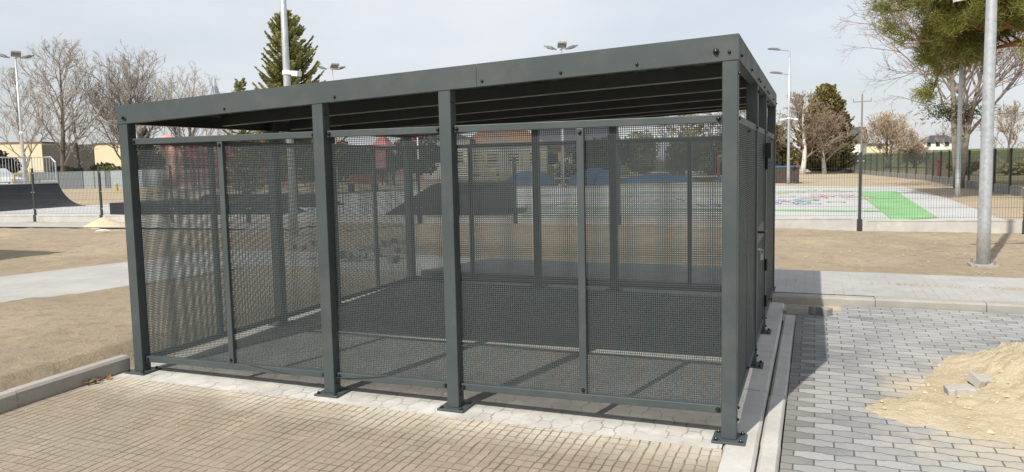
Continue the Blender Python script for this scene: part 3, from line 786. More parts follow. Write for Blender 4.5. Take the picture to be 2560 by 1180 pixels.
fence_run('mesh_fence', [(7.7, 15), (7.4, 28), (6.75, 50), (2.9, 82)], 'long green mesh fence receding along the edge of the field on the right', FENCEG, .34, 1.72, 2.5, CONCD, r=.0024, pw=.055)
w = MB(); w.box(-34, 2.85, 81.9, 82.1, -.1, .42); tag(w.build('low_wall', CONCL, None, (-34, 82, .1)), 'low white wall at the far end of the sandy ground', 'wall')

# ------------------------------------------------------------------ poles and lamps
def cam_ring(root, O, z, r, ang=0.0, arms=True):
    mb = MB(); mb.lathe(Vector((0, 0, z-.05)), [(r, 0), (r+.02, .01), (r+.02, .09), (r, .1)], 10)
    for s in ((-1, 1) if arms else (1,)):
        d = Vector((math.cos(ang), math.sin(ang), 0))*s
        mb.bar(d*r+Vector((0, 0, z)), d*(r+.22)+Vector((0, 0, z-.03)), .07, .07); mb.bar(d*(r+.20)+Vector((0, 0, z-.035)), d*(r+.42)+Vector((0, 0, z-.07)), .10, .10)
    return link('camera_bracket', mb.mesh('camera_bracket'), WHITE, root)
def pole(name, x, y, h, r0, r1, label, cat, base=True, group=None):
    z = gz(x, y); root = thing(name, (x, y, z), label, cat, group)
    mb = MB(); mb.tube([(0, 0, -.05), (0, 0, .6), (0, 0, h*.5), (0, 0, h)], [r0, r0*.97, (r0+r1)/2, r1], 20)
    link('pole', mb.mesh('pole', smooth=True), GALV, root)
    if base:
        b = MB(); b.box(-.17, .17, -.17, .17, -.05, .025); fl = link('base_plate', b.mesh('base_plate'), CONC, root)
        b = MB()
        for sx in (-.12, .12):
            for sy in (-.12, .12): b.tube([(sx, sy, .02), (sx, sy, .08)], .016, 6)
        link('anchor_bolts', b.mesh('anchor_bolts'), LAMPG, fl)
    return root
big = pole('lamp_pole', 2.59, 8.02, 7.2, .085, .050, 'thick galvanised pole in the foreground on the right, standing on bare soil', 'lamp pole')
cam_ring(big, None, 3.72, .066, .3)
big2 = pole('lamp_pole', -9.70, 9.18, 7.4, .085, .050, 'tall galvanised pole rising behind the shelter roof in front of the spruce', 'lamp pole')
cam_ring(big2, None, 3.36, .066, -.4, False)
p3 = pole('lamp_pole', 5.18, 27.75, 7.4, .085, .05, 'galvanised pole under the pine beside the trunk of the bare tree', 'lamp pole')
def led_arm(root, z, L, ang, tilt=.08):
    d = Vector((math.cos(ang), math.sin(ang), 0)); mb = MB()
    mb.tube([Vector((0, 0, z)), d*L+Vector((0, 0, z+tilt))], .025, 6); link('arm', mb.mesh('arm'), GALV, root)
    h_ = MB(); a = d*(L-.08)+Vector((0, 0, z+tilt)); h_.bar(a, a+d*.62+Vector((0, 0, .07)), .24, .07); h_.bar(a+d*.1+Vector((0, 0, .055)), a+d*.45+Vector((0, 0, .09)), .18, .05)
    link('lamp_head', h_.mesh('lamp_head'), LAMPG, root)
lr = pole('street_lamp', -.99, 42.1, 7.32, .085, .045, 'slim street lamp with two LED arms pointing left at the far edge of the plaza', 'street lamp')
led_arm(lr, 7.30, .62, math.pi+.36); led_arm(lr, 6.02, .50, math.pi+.36)
cam_ring(lr, None, 3.65, .07, .36)
def floodlight_mast(x, y, h, label, ang):
    root = pole('floodlight_mast', x, y, h, .11, .05, label, 'floodlight', True)
    mb = MB(); mb.lathe((0, 0, h-.06), [(.05, 0), (.09, .03), (.09, .10), (.05, .13)], 8)
    for k in range(3):
        a = ang+k*2.094; d = Vector((math.cos(a), math.sin(a), 0)); mb.bar((0, 0, h), d*.55+Vector((0, 0, h+.10)), .05, .06)
    link('crossarm', mb.mesh('crossarm'), GALV, root)
    for k in range(3):
        a = ang+k*2.094; d = Vector((math.cos(a), math.sin(a), 0)); s = Vector((-d.y, d.x, 0))
        c = d*.62+Vector((0, 0, h+.10)); f = MB(); ax = (d*.9+Vector((0, 0, .30))).normalized()
        f.bar(c-ax*.20, c+ax*.38, .50, .09, s.cross(ax)); f.bar(c-ax*.02, c+ax*.22, .34, .17, s.cross(ax))
        link('floodlight', f.mesh('floodlight'), LAMPG, root)
    return root
m1 = floodlight_mast(-43.0, 28.85, 8.15, 'floodlight mast with three lamps and a white camera bracket at the left edge', -.6)
cam_ring(m1, None, 3.85, .09, -.5)
floodlight_mast(-29.35, 40.66, 7.85, 'floodlight mast whose three lamps show above the roof beside the spruce', -.75)
floodlight_mast(-13.18, 39.33, 7.85, 'floodlight mast whose three lamps show above the middle of the shelter roof', -1.2)
for x, y, h, lab in ((-33.2, 44.6, 4.2, 'slim white post behind the wall mesh left of the red tower'), (-25.8, 45.6, 4.4, 'slim white post behind the wall mesh right of the red tower'), (-11.6, 44.5, 3.6, 'slim white post behind the second blue mound')):
    p = MB(); p.tube([(0, 0, -.05), (0, 0, h)], .06, 8); p.lathe((0, 0, h), [(.05, 0), (.12, .03), (.12, .18), (.02, .24)], 8)
    o = link('lamp_post', p.mesh('lamp_post'), WHITE, None, (x, y, gz(x, y))); tag(o, lab, 'lamp post', 'white lamp posts behind the mesh')
up_ = thing('utility_pole', (6.9, 127.1, 1.0), 'grey utility pole with crossarm and insulators against the sky', 'utility pole')
mb = MB(); mb.tube([(0, 0, -1), (0, 0, 9.9)], [.17, .10], 8); link('pole', mb.mesh('pole'), simple('weathered_pole', (.22, .21, .20), .9), up_)
mb = MB(); mb.bar((-1.25, .2, 8.75), (1.25, -.2, 8.80), .12, .12)
for s in (-1.2, 1.2): mb.tube([(s, -s*.16, 8.7), (s, -s*.16, 9.1), (s*1.08, -s*.16, 9.32)], [.05, .07, .03], 6)
link('crossarm', mb.mesh('crossarm'), LAMPG, up_)

# ------------------------------------------------------------------ skate park
def ramp_quarter():
    A0, B0 = Vector((-27.7, 11.9, 0)), Vector((-28.76, 20.63, 0))
    u = (B0-A0).normalized(); n = Vector((-u.y, u.x, 0)); z0 = gz(B0.x, B0.y)+.03; h = .98; run = 1.35
    root = thing('quarter_pipe', (B0.x, B0.y, z0), 'black curved skate quarter pipe with galvanised railing behind the left fence', 'skate ramp'); O = Vector((B0.x, B0.y, z0))
    prof = [(0, .0)]+[(run*math.sin(t)/math.sin(1.15)*1.0, h*(1-math.cos(t))/(1-math.cos(1.15))) for t in np.linspace(.02, 1.15, 14)]
    mb = MB(); k = len(prof)
    for P in (A0, B0):
        for s, z in prof: q = P+n*s; mb.v.append((q.x, q.y, z0+z))
    for i in range(k-1): mb.f.append((i, k+i, k+i+1, i+1)); mb.m.append(0)
    o = link('riding_surface', mb.mesh('riding_surface', O, True), BLACKP, root)
    mb = MB()
    for P in (A0, B0):
        b = len(mb.v)
        for s, z in prof: q = P+n*s; mb.v.append((q.x, q.y, z0+z-.004))
        for s, z in ((run+1.3, h-.004), (run+1.3, -.05), (0, -.05)): q = P+n*s; mb.v.append((q.x, q.y, z0+z))
        mb.f.append(tuple(range(b, b+k+3))); mb.m.append(0)
    link('side_wall', mb.mesh('side_wall', O), BLACKP, root)
    mb = MB(); a = A0+n*(run+.02); b = B0+n*(run+.02); a2 = A0+n*(run+1.3); b2 = B0+n*(run+1.3)
    mb.add([(p.x, p.y, z0+h+dz) for dz in (-.04, .0) for p in (a, b, b2, a2)], [(0,1,2,3),(7,6,5,4),(0,4,5,1),(1,5,6,2),(2,6,7,3),(3,7,4,0)])
    link('platform', mb.mesh('platform', O), LAMPG, root)
    cp = MB(); cp.tube([A0+n*run+Vector((0, 0, z0+h+.01)), B0+n*run+Vector((0, 0, z0+h+.01))], .03, 8); link('coping', cp.mesh('coping', O), GALV, root)
    def rail(p, q, chamfer):
        r = MB(); L = (q-p).length; d = (q-p).normalized(); zb, zt = z0+h+.08, z0+h+1.12
        Z = lambda z: Vector((0, 0, z))
        if chamfer:
            r.tube([p+Z(zb-.1), p+Z(zt-.22), p+d*.22+Z(zt), q+Z(zt), q+Z(zb-.1)], .03, 6)
        else: r.tube([p+Z(zb-.1), p+Z(zt), q+Z(zt), q+Z(zb-.1)], .03, 6)
        r.tube([p+Z(zb), q+Z(zb)], .026, 6)
        m = max(2, int(L/.14))
        for i in range(1, m):
            t = L*i/m; top = zt if not chamfer or t > .22 else zt-.22+t
            r.tube([p+d*t+Z(zb), p+d*t+Z(top)], .013, 4, False)
        link('railing', r.mesh('railing', O), GALV, root)
    rail(b+n*.05, b2, True)
    L = (b2-a2).length
    for i in range(4): rail(b2-u*(L*i/4), b2-u*(L*(i+1)/4), False)
ramp_quarter()
def funbox(name, label, base, pts, h, slopes):
    """pts: plan corners at ground; top corners given by slopes (insets per corner)"""
    z = gz(base[0], base[1])+.03; root = None; mb = MB()
    lo = [(x, y, z) for x, y in pts]; hi = [(x+dx, y+dy, z+h) for (x, y), (dx, dy) in zip(pts, slopes)]
    n = len(pts); mb.add(lo+hi, [tuple(reversed(range(n))), tuple(range(n, 2*n))]+[(i, (i+1) % n, (i+1) % n+n, i+n) for i in range(n)])
    o = mb.build(name, BLACKP, None, (base[0], base[1], z)); tag(o, label, 'skate ramp'); return o
funbox('skate_box', 'low black skate box whose left end shows beside the left shelter post', (-21.1, 15.2), [(-21.3, 15.1), (-15.4, 14.3), (-14.6, 16.6), (-20.9, 17.6)], .38, [(.0, 0), (-.9, .1), (-.9, -.1), (0, 0)])
funbox('skate_box', 'long flat black skate ledge beyond the low box, seen through mesh', (-21, 19), [(-22.4, 20.0), (-16.2, 19.2), (-15.8, 20.6), (-22.2, 21.4)], .42, [(.6, 0), (-.8, .1), (-.8, -.1), (.6, 0)])
funbox('bank_ramp', 'black bank ramp with flat top seen through the middle mesh panels', (-9, 15.3), [(-11.05, 15.15), (-7.35, 15.34), (-8.15, 18.1), (-11.9, 18.0)], .86, [(1.55, .1), (-.02, .1), (.0, -.05), (1.55, -.05)])
rl = MB()
for dx in (0, 1.3): rl.tube([(-28.8+dx, 24.2, .55), (-26.2+dx, 25.4, .95)], .035, 6); rl.tube([(-28.2+dx, 24.48, .1), (-28.2+dx, 24.48, .6)], .03, 6); rl.tube([(-26.7+dx, 25.17, .1), (-26.7+dx, 25.17, .85)], .03, 6)
tag(rl.build('grind_rail', LAMPG, None, (-28, 24.5, .2)), 'pair of sloping steel grind rails just left of the shelter', 'skate rail')
# debris pile on the pavement behind the shelter
rr = random.Random(3)
stack = thing('paver_stack', (-5.9, 5.5, walkz(-5.9, 5.5)), 'untidy grey pile of paving offcuts on the pavement behind the left wall mesh', 'rubble')
for i in range(16):
    x, y = rr.gauss(0, .42), rr.gauss(0, .28)
    o = link('paver', bme2, None, stack, (x, y, rr.choice((0, 0, .08, .16))), (rr.uniform(-.25, .25), rr.uniform(-.25, .25), rr.uniform(0, 3)))

# ------------------------------------------------------------------ left background
ft = thing('garage_row', (-63.5, 48.4, .19), 'row of grey metal garages and panels beyond the skate park on the left', 'garages')
d = Vector((5.8, 2.2, 0)).normalized(); nn = Vector((-d.y, d.x, 0))
mats = [simple('grey_sheet_a', (.17, .19, .20), .6, .1), simple('grey_sheet_b', (.30, .33, .34), .6, .1), simple('grey_sheet_c', (.36, .41, .45), .6, .1)]
t = -14.0
for wd, k in ((5.2, 0), (4.2, 1), (4.8, 0), (2.2, 0), (2.0, 1), (.45, 0), (2.9, 2), (.45, 0), (5, 1), (6, 0)):
    a = d*t+Vector((0, 0, .75)); b = d*(t+wd-.05)+Vector((0, 0, .75)); mb = MB(); mb.bar(a, b, 2.2, 1.62); o = link('garage', mb.mesh('garage'), mats[k], ft)
    if k: 
        rb = MB(); rb.bar(d*(t+wd/2-.02)-nn*1.115+Vector((0, 0, -.02)), d*(t+wd/2-.02)-nn*1.115+Vector((0, 0, 1.52)), .05, .03); link('door_gap', rb.mesh('door_gap'), LAMPG, o)
    t += wd
bd = thing('cream_building', (-88, 69.5, .19), 'long low cream building with dark middle wing behind the bare trees', 'building')
e = Vector((14.6, 5.6, 0)).normalized(); m_ = Vector((-e.y, e.x, 0))
def bbox_(name, s0, s1, h, mat, dep=8, off=0):
    mb = MB(); mb.bar(e*s0+m_*(dep/2+off)+Vector((0, 0, h/2)), e*s1+m_*(dep/2+off)+Vector((0, 0, h/2)), dep, h); return link(name, mb.mesh(name), mat, bd)
for s0, s1, h, mt in ((-12, -3.2, 5.3, CREAM), (3.4, 22, 4.95, CREAM)):
    wl = bbox_('wing', s0, s1, h, mt)
    rf = bbox_('roof_edge', s0-.1, s1+.1, h+.18, ROOFT, 8.2, -.1); rf.scale = (1, 1, 1); 
    for v in rf.data.vertices:
        if v.co.z < 1: v.co.z = h+.002
bbox_('dark_wing', -3.15, 3.35, 5.0, DARKW, 7)
car = thing('parked_van', (-59.6, 38.9, .19), 'white van partly visible at the left edge behind the ramp railing', 'van')
mb = MB(); prof = [(-2.3, .35), (-2.3, 1.5), (-2.1, 1.9), (.5, 1.9), (1.25, 1.25), (2.1, 1.05), (2.25, .75), (2.25, .35)]
n = len(prof); mb.add([(x, s*.9, z) for s in (-1, 1) for x, z in prof], [tuple(range(n)), tuple(reversed(range(n, 2*n)))]+[(i, i+n, (i+1) % n+n, (i+1) % n) for i in range(n)])
rot = math.atan2(.44, 1.33)
link('body', mb.mesh('body'), WHITE, car, (0, 0, 0), (0, 0, rot))
gl = MB()
for x0, x1 in ((-2.0, -1.0), (-.9, .1), (.2, .72)): gl.add([(x0, -.905, 1.25), (x1+(.35 if x1 > .5 else 0), -.905, 1.25), (x1, -.905, 1.72), (x0, -.905, 1.72)], [(0, 1, 2, 3)])
link('side_windows', gl.mesh('side_windows'), GLASS, car, (0, 0, 0), (0, 0, rot))
for x in (-1.5, 1.4):
    for s in (-.86, .86):
        w_ = MB(); w_.tube([(x, s-.1, .34), (x, s+.1, .34)], .34, 14); link('wheel', w_.mesh('wheel'), BOLT, car, (0, 0, 0), (0, 0, rot))
yf = MB(); yf.tube([(-46.95, 31.1, .15), (-46.9, 31.15, 1.62), (-46.0, 31.5, 1.62), (-45.95, 31.5, .15)], .06, 6)
tag(yf.build('yellow_frame', YEL, None, (-46.9, 31.1, .2)), 'yellow tubular exercise frame behind the quarter pipe railing', 'exercise frame')
yb = MB(); yb.lathe((-49.1, 40.96, .19), [(.11, 0), (.11, .55), (.05, .62)], 10); tag(yb.build('bollard', YEL, None, (-49.1, 40.96, .19)), 'short yellow bollard in front of the pale grey garage', 'bollard')
bk = MB()
for cx in (-47.2, -46.7, -45.8, -45.3):
    cy = 30.9+(cx+47.2)*.4
    bk.tube([(cx+.22*math.cos(t), cy+.08*math.cos(t), .62+.26*math.sin(t)) for t in np.linspace(0, 6.28, 14)], .03, 5)
bk.tube([(-47.3, 30.9, .2), (-47.1, 30.95, 1.15)], .05, 5); bk.tube([(-45.4, 31.6, .2), (-45.3, 31.65, 1.2)], .06, 5); bk.tube([(-47.2, 30.9, .75), (-46.2, 31.3, .95), (-45.3, 31.65, .8)], .05, 5)
tag(bk.build('spring_rocker', BOLT, None, (-46.4, 31.3, .2)), 'dark tubular playground item low behind the ramp railing', 'play item')
# shed outside the frame whose corner throws the pointed shadow on the soil
sd = thing('storage_shed', (-14.4, 2.5, .16), 'plain dark flat roofed shed standing on the soil at far left', 'shed')
mb = MB(); mb.box(-1.45, 1.3, -1.4, 1.3, 0, 2.2); link('walls', mb.mesh('walls'), DARKW, sd)
mb = MB(); mb.box(-1.6, 1.55, -1.55, 1.5, 2.2002, 2.34); link('roof', mb.mesh('roof'), ROOFG, sd)

# ------------------------------------------------------------------ playground behind the shelter (seen through the mesh)
cl = thing('rope_climber', (-43.5, 41, .19), 'large red climbing frame with net walls seen through the left mesh panels', 'climbing frame')
pm = MB(); nm = MB(); e2 = Vector((10.8, 3.9, 0)).normalized(); q2 = Vector((-e2.y, e2.x, 0))
for i in range(7):
    for s in (0, 3): 
        p = e2*(i*1.6)+q2*s; pm.tube([p, p+Vector((0, 0, 3.9))], .07, 6)
for s in (0, 3):
    for z in (1.2, 2.4, 3.8): pm.tube([q2*s+Vector((0, 0, z)), q2*s+e2*9.6+Vector((0, 0, z))], .06, 6)
for z in np.arange(.3, 3.9, .3): 
    for s in (0, 3): nm.tube([q2*s+Vector((0, 0, z)), q2*s+e2*9.6+Vector((0, 0, z))], .028, 4)
for i in range(33):
    for s in (0, 3): nm.tube([q2*s+e2*(i*.3)+Vector((0, 0, .3)), q2*s+e2*(i*.3)+Vector((0, 0, 3.8))], .028, 4)
link('post_frame', pm.mesh('post_frame'), RED, cl); link('rope_net', nm.mesh('rope_net'), REDROPE, cl)
slide = MB(); slide.tube([(-.2, -.3, 3.6), (.6, -.6, 3.2), (1.2, -1.0, 2.3), (1.5, -1.6, 1.2), (1.7, -2.2, .5)], .55, 10); link('tube_slide', slide.mesh('tube_slide'), PEACH, cl)
py = thing('rope_pyramid', (-46.5, 49.2, .19), 'tall silver mast of a rope pyramid rising above the shelter roof', 'rope pyramid')
mb = MB(); mb.tube([(0, 0, 0), (0, 0, 8.0), (0, 0, 9.0)], [.2, .2, .13], 10); link('mast', mb.mesh('mast'), GALV, py)
nm = MB(); top = Vector((0, 0, 8.9)); rim = [Vector((4.6*math.cos(a), 4.6*math.sin(a), .2)) for a in np.linspace(0, 6.2832, 13)[:-1]]
def sag(p, q, s): return [p.lerp(q, t)-Vector((0, 0, 1))*s*4*t*(1-t) for t in np.linspace(0, 1, 9)]
lines = [sag(top, r_, 1.6) for r_ in rim]
for l_ in lines: nm.tube(l_, .022, 4, False)
for k in range(1, 9):
    for i in range(12): nm.tube([lines[i][k], lines[(i+1) % 12][k]], .018, 4, False)
link('rope_net', nm.mesh('rope_net'), simple('blue_grey_rope', (.20, .27, .36), .9), py)
def dome(x, y, rx, ry, h, label):
    mb = MB(); prof = [(1, 0), (1, .03), (.92, .30), (.75, .62), (.5, .85), (.25, .97), (.02, 1)]
    mb.lathe((0, 0, 0), prof, 22); me = mb.mesh('rubber_mound', smooth=True); o = link('rubber_mound', me, BLUE, None, (x, y, gz(x, y)), (0, 0, .35)); o.scale = (rx, ry, h)
    tag(o, label, 'play mound', 'blue rubber mounds')
dome(-16.4, 42.8, 1.75, 1.4, .95, 'blue rubber play mound left of the shelter mid bar, seen through mesh')
dome(-12.6, 44.2, 1.75, 1.4, 1.0, 'blue rubber play mound right of the shelter mid bar, seen through mesh')
dome(-9.0, 46.2, 2.6, 1.2, .55, 'low flat blue rubber mound seen behind the right mesh panel')
dome(-3.4, 47.2, 2.4, 1.2, .62, 'low blue rubber mound closest to the right corner post')
o = None
tb = thing('sand_box', (-1.35, 45.4, .11), 'dark slatted box with blue lid beside the slim street lamp', 'box')
mb = MB()
for i in range(14): mb.box(-1.5+i*.165, -1.5+i*.165+.14, -1.0, -.96, 0, .92)
mb.box(-1.52, .85, -.955, 1.0, 0, .90); link('slatted_body', mb.mesh('slatted_body'), WOODD, tb)
mb = MB(); mb.box(-1.55, .65, -1.03, 1.03, .925, 1.0); link('lid', mb.mesh('lid'), BLUE, tb, bool(0) or (0, 0, 0))
bl = MB(); bl.box(-19, -2.2, 46.9, 47.0, .1, .5); tag(bl.build('dark_edging', WOODD, None, (-19, 47, .1)), 'low dark timber edging behind the blue mounds', 'edging')
def house(name, x, y, w, dep, h, rh, ang, wall, roof, label, chim=False, hip=True, wins=3):
    r = thing(name, (x, y, float(terrain(np.array(x), np.array(y)))), label, 'house'); r.rotation_euler = (0, 0, ang)
    mb = MB(); mb.box(-w/2, w/2, -dep/2, dep/2, -.6, h); wo_ = link('wall', mb.mesh('wall'), wall, r)
    mb = MB(); o_ = .4; ins = min(w, dep)/2 if hip else 0
    a, b = w/2+o_, dep/2+o_
    if w >= dep:
        vs = [(-a, -b, h), (a, -b, h), (a, b, h), (-a, b, h), (-a+ins*1.0+(0 if hip else 0), 0, h+rh), (a-ins, 0, h+rh)]
        fs = [(0, 1, 5, 4), (2, 3, 4, 5), (1, 2, 5), (3, 0, 4), (3, 2, 1, 0)]
    else:
        vs = [(-a, -b, h), (a, -b, h), (a, b, h), (-a, b, h), (0, -b+ins, h+rh), (0, b-ins, h+rh)]
        fs = [(1, 2, 5, 4), (3, 0, 4, 5), (0, 1, 4), (2, 3, 5), (3, 2, 1, 0)]
    vs = [(p[0], p[1], p[2]+.002) for p in vs]
    mb.add(vs, fs); ro = link('roof', mb.mesh('roof'), roof, r)
    if chim: mb = MB(); mb.box(.1*w, .1*w+.6, -.3, .3, h+rh*.4, h+rh+.7); link('chimney', mb.mesh('chimney'), ROOFT, ro)
    for i in range(wins):
        xx = -w/2+w*(i+.5)/wins; g_ = MB(); g_.box(xx-.5, xx+.5, -dep/2-.03, -dep/2+.02, h*.42, h*.42+1.15); wi = link('window', g_.mesh('window'), GLASS, r)
        f_ = MB(); f_.box(xx-.58, xx+.58, -dep/2-.05, -dep/2-.032, h*.42-.09, h*.42-.0); link('sill', f_.mesh('sill'), RENDERW, wi)
    return r
house('house', -34.0, 68, 4.5, 6, 3.9, .9, .35, RENDERW, ROOFG, 'white rendered house behind the mesh left of the third post', wins=2)
house('house', -29.5, 71.5, 8.5, 7, 3.1, 2.5, .35, simple('dull_beige_render', (.36, .30, .22), .9, .08, .5), ROOFT, 'cream house with brown hipped roof seen through the right mesh bay', True, True, 4)
house('house', -22.6, 75.0, 7.5, 7, 2.9, 2.2, .3, simple('ochre_render', (.50, .38, .24), .9), ROOFG, 'ochre house with dark roof near the shelter mid bar', False, False, 3)
house('house', -38.5, 71, 5, 6, 3.6, 1.7, .4, simple('pink_render', (.60, .30, .28), .9), simple('red_roof', (.40, .07, .06), .8), 'pink house with red roof visible above the second mesh panel', False, False, 2)
house('house', -47.5, 62, 7, 6, 3.9, 1.9, .4, simple('brown_render', (.33, .22, .15), .9), simple('orange_roof', (.55, .22, .10), .8), 'brown house with orange roof behind the second shelter post', False, True, 3)
house('house', 6.1, 181, 6.6, 8, 2.9, 3.3, 1.35, RENDERW, ROOFG, 'white gabled house with dark roof beside the evergreen on the skyline', False, False, 1)
house('house', 32, 244, 11, 8, 2.0, 2.0, -.1, RENDERW, ROOFG, 'long white bungalow with dark hipped roof on the skyline', True, True, 5)
house('house', 13.4, 216, 8, 6, 1.9, .5, 0, CREAM, ROOFG, 'low cream building at the foot of the utility pole', False, True, 2)
house('house', 34, 118, 9, 8, 3.4, 2.2, .3, CREAM, ROOFT, 'house with brown roof half cut by the right edge of the picture', False, True, 2)
tw = thing('play_tower', (-30.2, 48.4, .19), 'slender red play tower behind the middle mesh panel', 'play tower')
mb = MB()
for sx in (-.5, .5):
    for sy in (-.5, .5): mb.tube([(sx, sy, 0), (sx, sy, 2.6)], .07, 6)
mb.box(-.55, .55, -.55, .55, 1.15, 1.25); link('frame', mb.mesh('frame'), WOODD, tw)
mb = MB(); mb.box(-.5, .5, -.56, -.52, 1.3, 2.9); mb.box(-.5, .5, .52, .56, 1.3, 2.9); link('side_panel', mb.mesh('side_panel'), simple('faded_red_panel', (.38, .14, .15), .7), tw)
mb = MB(); mb.add([(-.7, -.7, 2.9), (.7, -.7, 2.9), (.7, .7, 2.9), (-.7, .7, 2.9), (0, 0, 3.9)], [(0, 1, 4), (1, 2, 4), (2, 3, 4), (3, 0, 4), (3, 2, 1, 0)]); link('roof', mb.mesh('roof'), simple('faded_red_roof', (.33, .12, .12), .7), tw)
ob = thing('park_bench', (-23.9, 35.0, .19), 'orange bench on the plaza edge behind the middle mesh panel', 'bench')
mb = MB(); mb.box(-1.0, 1.0, -.25, .25, .42, .50); link('seat', mb.mesh('seat'), ORANGE, ob)
mb = MB(); mb.box(-1.0, 1.0, .27, .33, .55, .95); link('backrest', mb.mesh('backrest'), ORANGE, ob)
for s in (-.8, .8):
    mb = MB(); mb.box(s-.05, s+.05, -.22, .30, 0, .418); link('leg', mb.mesh('leg'), WOODD, ob)
pw = thing('play_house', (-25.5, 58.5, .19), 'white and yellow slatted playhouse behind the blue mounds', 'playhouse')
mb = MB()
for i in range(11): mb.box(-4.0, 5.0, -.05, .05, .25+i*.25, .25+i*.25+.14)
link('slats', mb.mesh('slats'), simple('weathered_white_slats', (.33, .34, .32), .7), pw)
mb = MB()
for i in range(3): mb.box(-4.0, 5.0, -.11, -.055, .5+i*.75, .5+i*.75+.14)
link('yellow_slats', mb.mesh('yellow_slats'), simple('faded_yellow', (.34, .28, .14), .7), pw)
for i in range(5):
    mb = MB(); mb.box(-4.1+i*2.25, -3.95+i*2.25, .055, .2, 0, 3.0); link('post', mb.mesh('post'), simple('teal_paint_%d' % i, (.15, .35, .34), .6), pw)
sw = thing('swing_frame', (-6.2, 55.0, .11), 'red and yellow swing frame seen through mesh next to the corner post', 'swing')
mb = MB()
for x in (0, 2.6): mb.tube([(x, -.6, 0), (x, 0, 1.7)], .05, 6); mb.tube([(x, .6, 0), (x, 0, 1.7)], .05, 6)
link('leg_frame', mb.mesh('leg_frame'), RED, sw); mb = MB(); mb.tube([(0, 0, 1.7), (2.6, 0, 1.7)], .06, 6); link('top_bar', mb.mesh('top_bar'), YEL, sw)
rw = MB(); rw.box(-9, -.5, 85.9, 86.2, 0, 1.35); tag(rw.build('brick_wall', simple('dull_red_brick', (.20, .095, .075), .9, .25, 5), None, (-9, 86, .1)), 'dull red brick wall behind the slim street lamp', 'wall')
hy = thing('red_hydrant', (8.05, 54.7, .05), 'red hydrant post standing just beyond the long fence', 'hydrant')
mb = MB(); mb.lathe((0, 0, 0), [(.14, 0), (.14, .08), (.10, .1), (.10, 1.05), (.15, 1.08), (.15, 1.22), (.06, 1.32)], 12); link('barrel', mb.mesh('barrel'), RED, hy)
mb = MB(); mb.tube([(-.20, 0, .92), (.20, 0, .92)], .06, 8); link('outlet', mb.mesh('outlet'), RED, hy)

# ------------------------------------------------------------------ vegetation
def bare_tree(name, x, y, h, crown_w, label, seed, trunk_r=.22, fork=.25, upb=.35, dens=(13, 7, 6, 3), twr=.016, mats=(BARK, TWIG), zb=None, lean=(0, 0), kind='tree', group=None, stems=1, trunk_h=1.0, splay=.16):
    rg = random.Random(seed); z0 = gz(x, y) if zb is None else zb
    root = thing(name, (x, y, z0), label, kind, group)
    T = MB(); Cn = MB()
    def rv(): return Vector((rg.gauss(0, 1), rg.gauss(0, 1), rg.gauss(0, 1)))
    def branch(p, d, L, r, lev):
        m = Cn; n = 4 if lev == 1 else 3; segs = 4 if lev <= 2 else 2
        pts = [p.copy()]; dd = d.copy(); q = p.copy()
        for i in range(segs):
            dd = (dd+rv()*.13+Vector((0, 0, upb*.14*(1 if lev < 3 else .6)))).normalized(); q = q+dd*(L/segs); pts.append(q.copy())
        rs = [max(r*(1-.75*i/segs), twr*.5) for i in range(segs+1)]
        m.tube(pts, rs, n, False)
        if lev >= len(dens): return
        for k in range(dens[lev]):
            t = rg.uniform(.22, 1.0); i = min(int(t*segs), segs-1); b = pts[i].lerp(pts[i+1], t*segs-i)
            ax = (pts[i+1]-pts[i]).normalized(); s = rv(); s = (s-ax*s.dot(ax)).normalized()
            nd = (ax*rg.uniform(.5, .95)+s*rg.uniform(.55, .95)+Vector((0, 0, upb*.5))).normalized()
            branch(b, nd, L*rg.uniform(.34, .58)*(1-.25*t), max(r*.45, twr), lev+1)
    for st in range(stems):
        a0 = rg.uniform(0, 6.28); sp_ = 0 if stems == 1 else splay
        pts = []; n = 9; q = Vector((sp_*math.cos(a0)*.4, sp_*math.sin(a0)*.4, -.1)); dd = Vector((lean[0]+sp_*math.cos(a0), lean[1]+sp_*math.sin(a0), 1)).normalized()
        HH = h*trunk_h*(1 if st == 0 else rg.uniform(.75, .95))
        for i in range(n):
            pts.append(q.copy()); dd = (dd+rv()*.05+Vector((0, 0, .06))).normalized(); q = q+dd*HH/(n-1)
        rs = [trunk_r*(1-i/(n-1))**.85+twr for i in range(n)]; rs[0] *= 1.25
        T.tube(pts, rs, 8)
        for k in range(dens[0]):
            t = fork+(1-fork)*(k+rg.random()*.8)/dens[0]; i = min(int(t*(n-1)), n-2); b = pts[i].lerp(pts[i+1], t*(n-1)-i)
            a = k*2.4+rg.uniform(-.5, .5); prof = math.sin(min(1, max(.05, (1.08-t)/(1.08-fork)))**.7*1.45)
            nd = Vector((math.cos(a), math.sin(a), .45+upb+.7*t)).normalized()
            branch(b, nd, crown_w*.62*max(prof, .25), trunk_r*.5*(1-.6*t), 1)
    link('trunk', T.mesh('trunk', smooth=True), mats[0], root); link('crown', Cn.mesh('crown'), mats[1], root)
    return root
bare_tree('bare_tree', -72.6, 51.8, 10.4, 8.0, 'thin bare tree cut by the left edge beside the floodlight mast', 1, .20, .15, .55, (16, 8, 6, 3), .010)
bare_tree('bare_tree', -69.4, 53.3, 13.0, 10.5, 'tallest bare tree right of the left floodlight mast', 2, .27, .16, .42, (22, 9, 6, 3), .010)
bare_tree('bare_tree', -70.9, 56.6, 9.0, 7.5, 'shorter dark bare tree in front of the dark middle wing', 3, .18, .22, .3, (14, 7, 5, 2), .013)
bare_tree('bare_tree', -65.2, 56.9, 11.6, 11.5, 'broad round crowned bare tree nearest the left shelter post', 4, .28, .12, .6, (20, 9, 6, 3), .010, stems=2, mats=(BARK, simple('dark_twig', (.27, .24, .21), .95, .2, .7)))
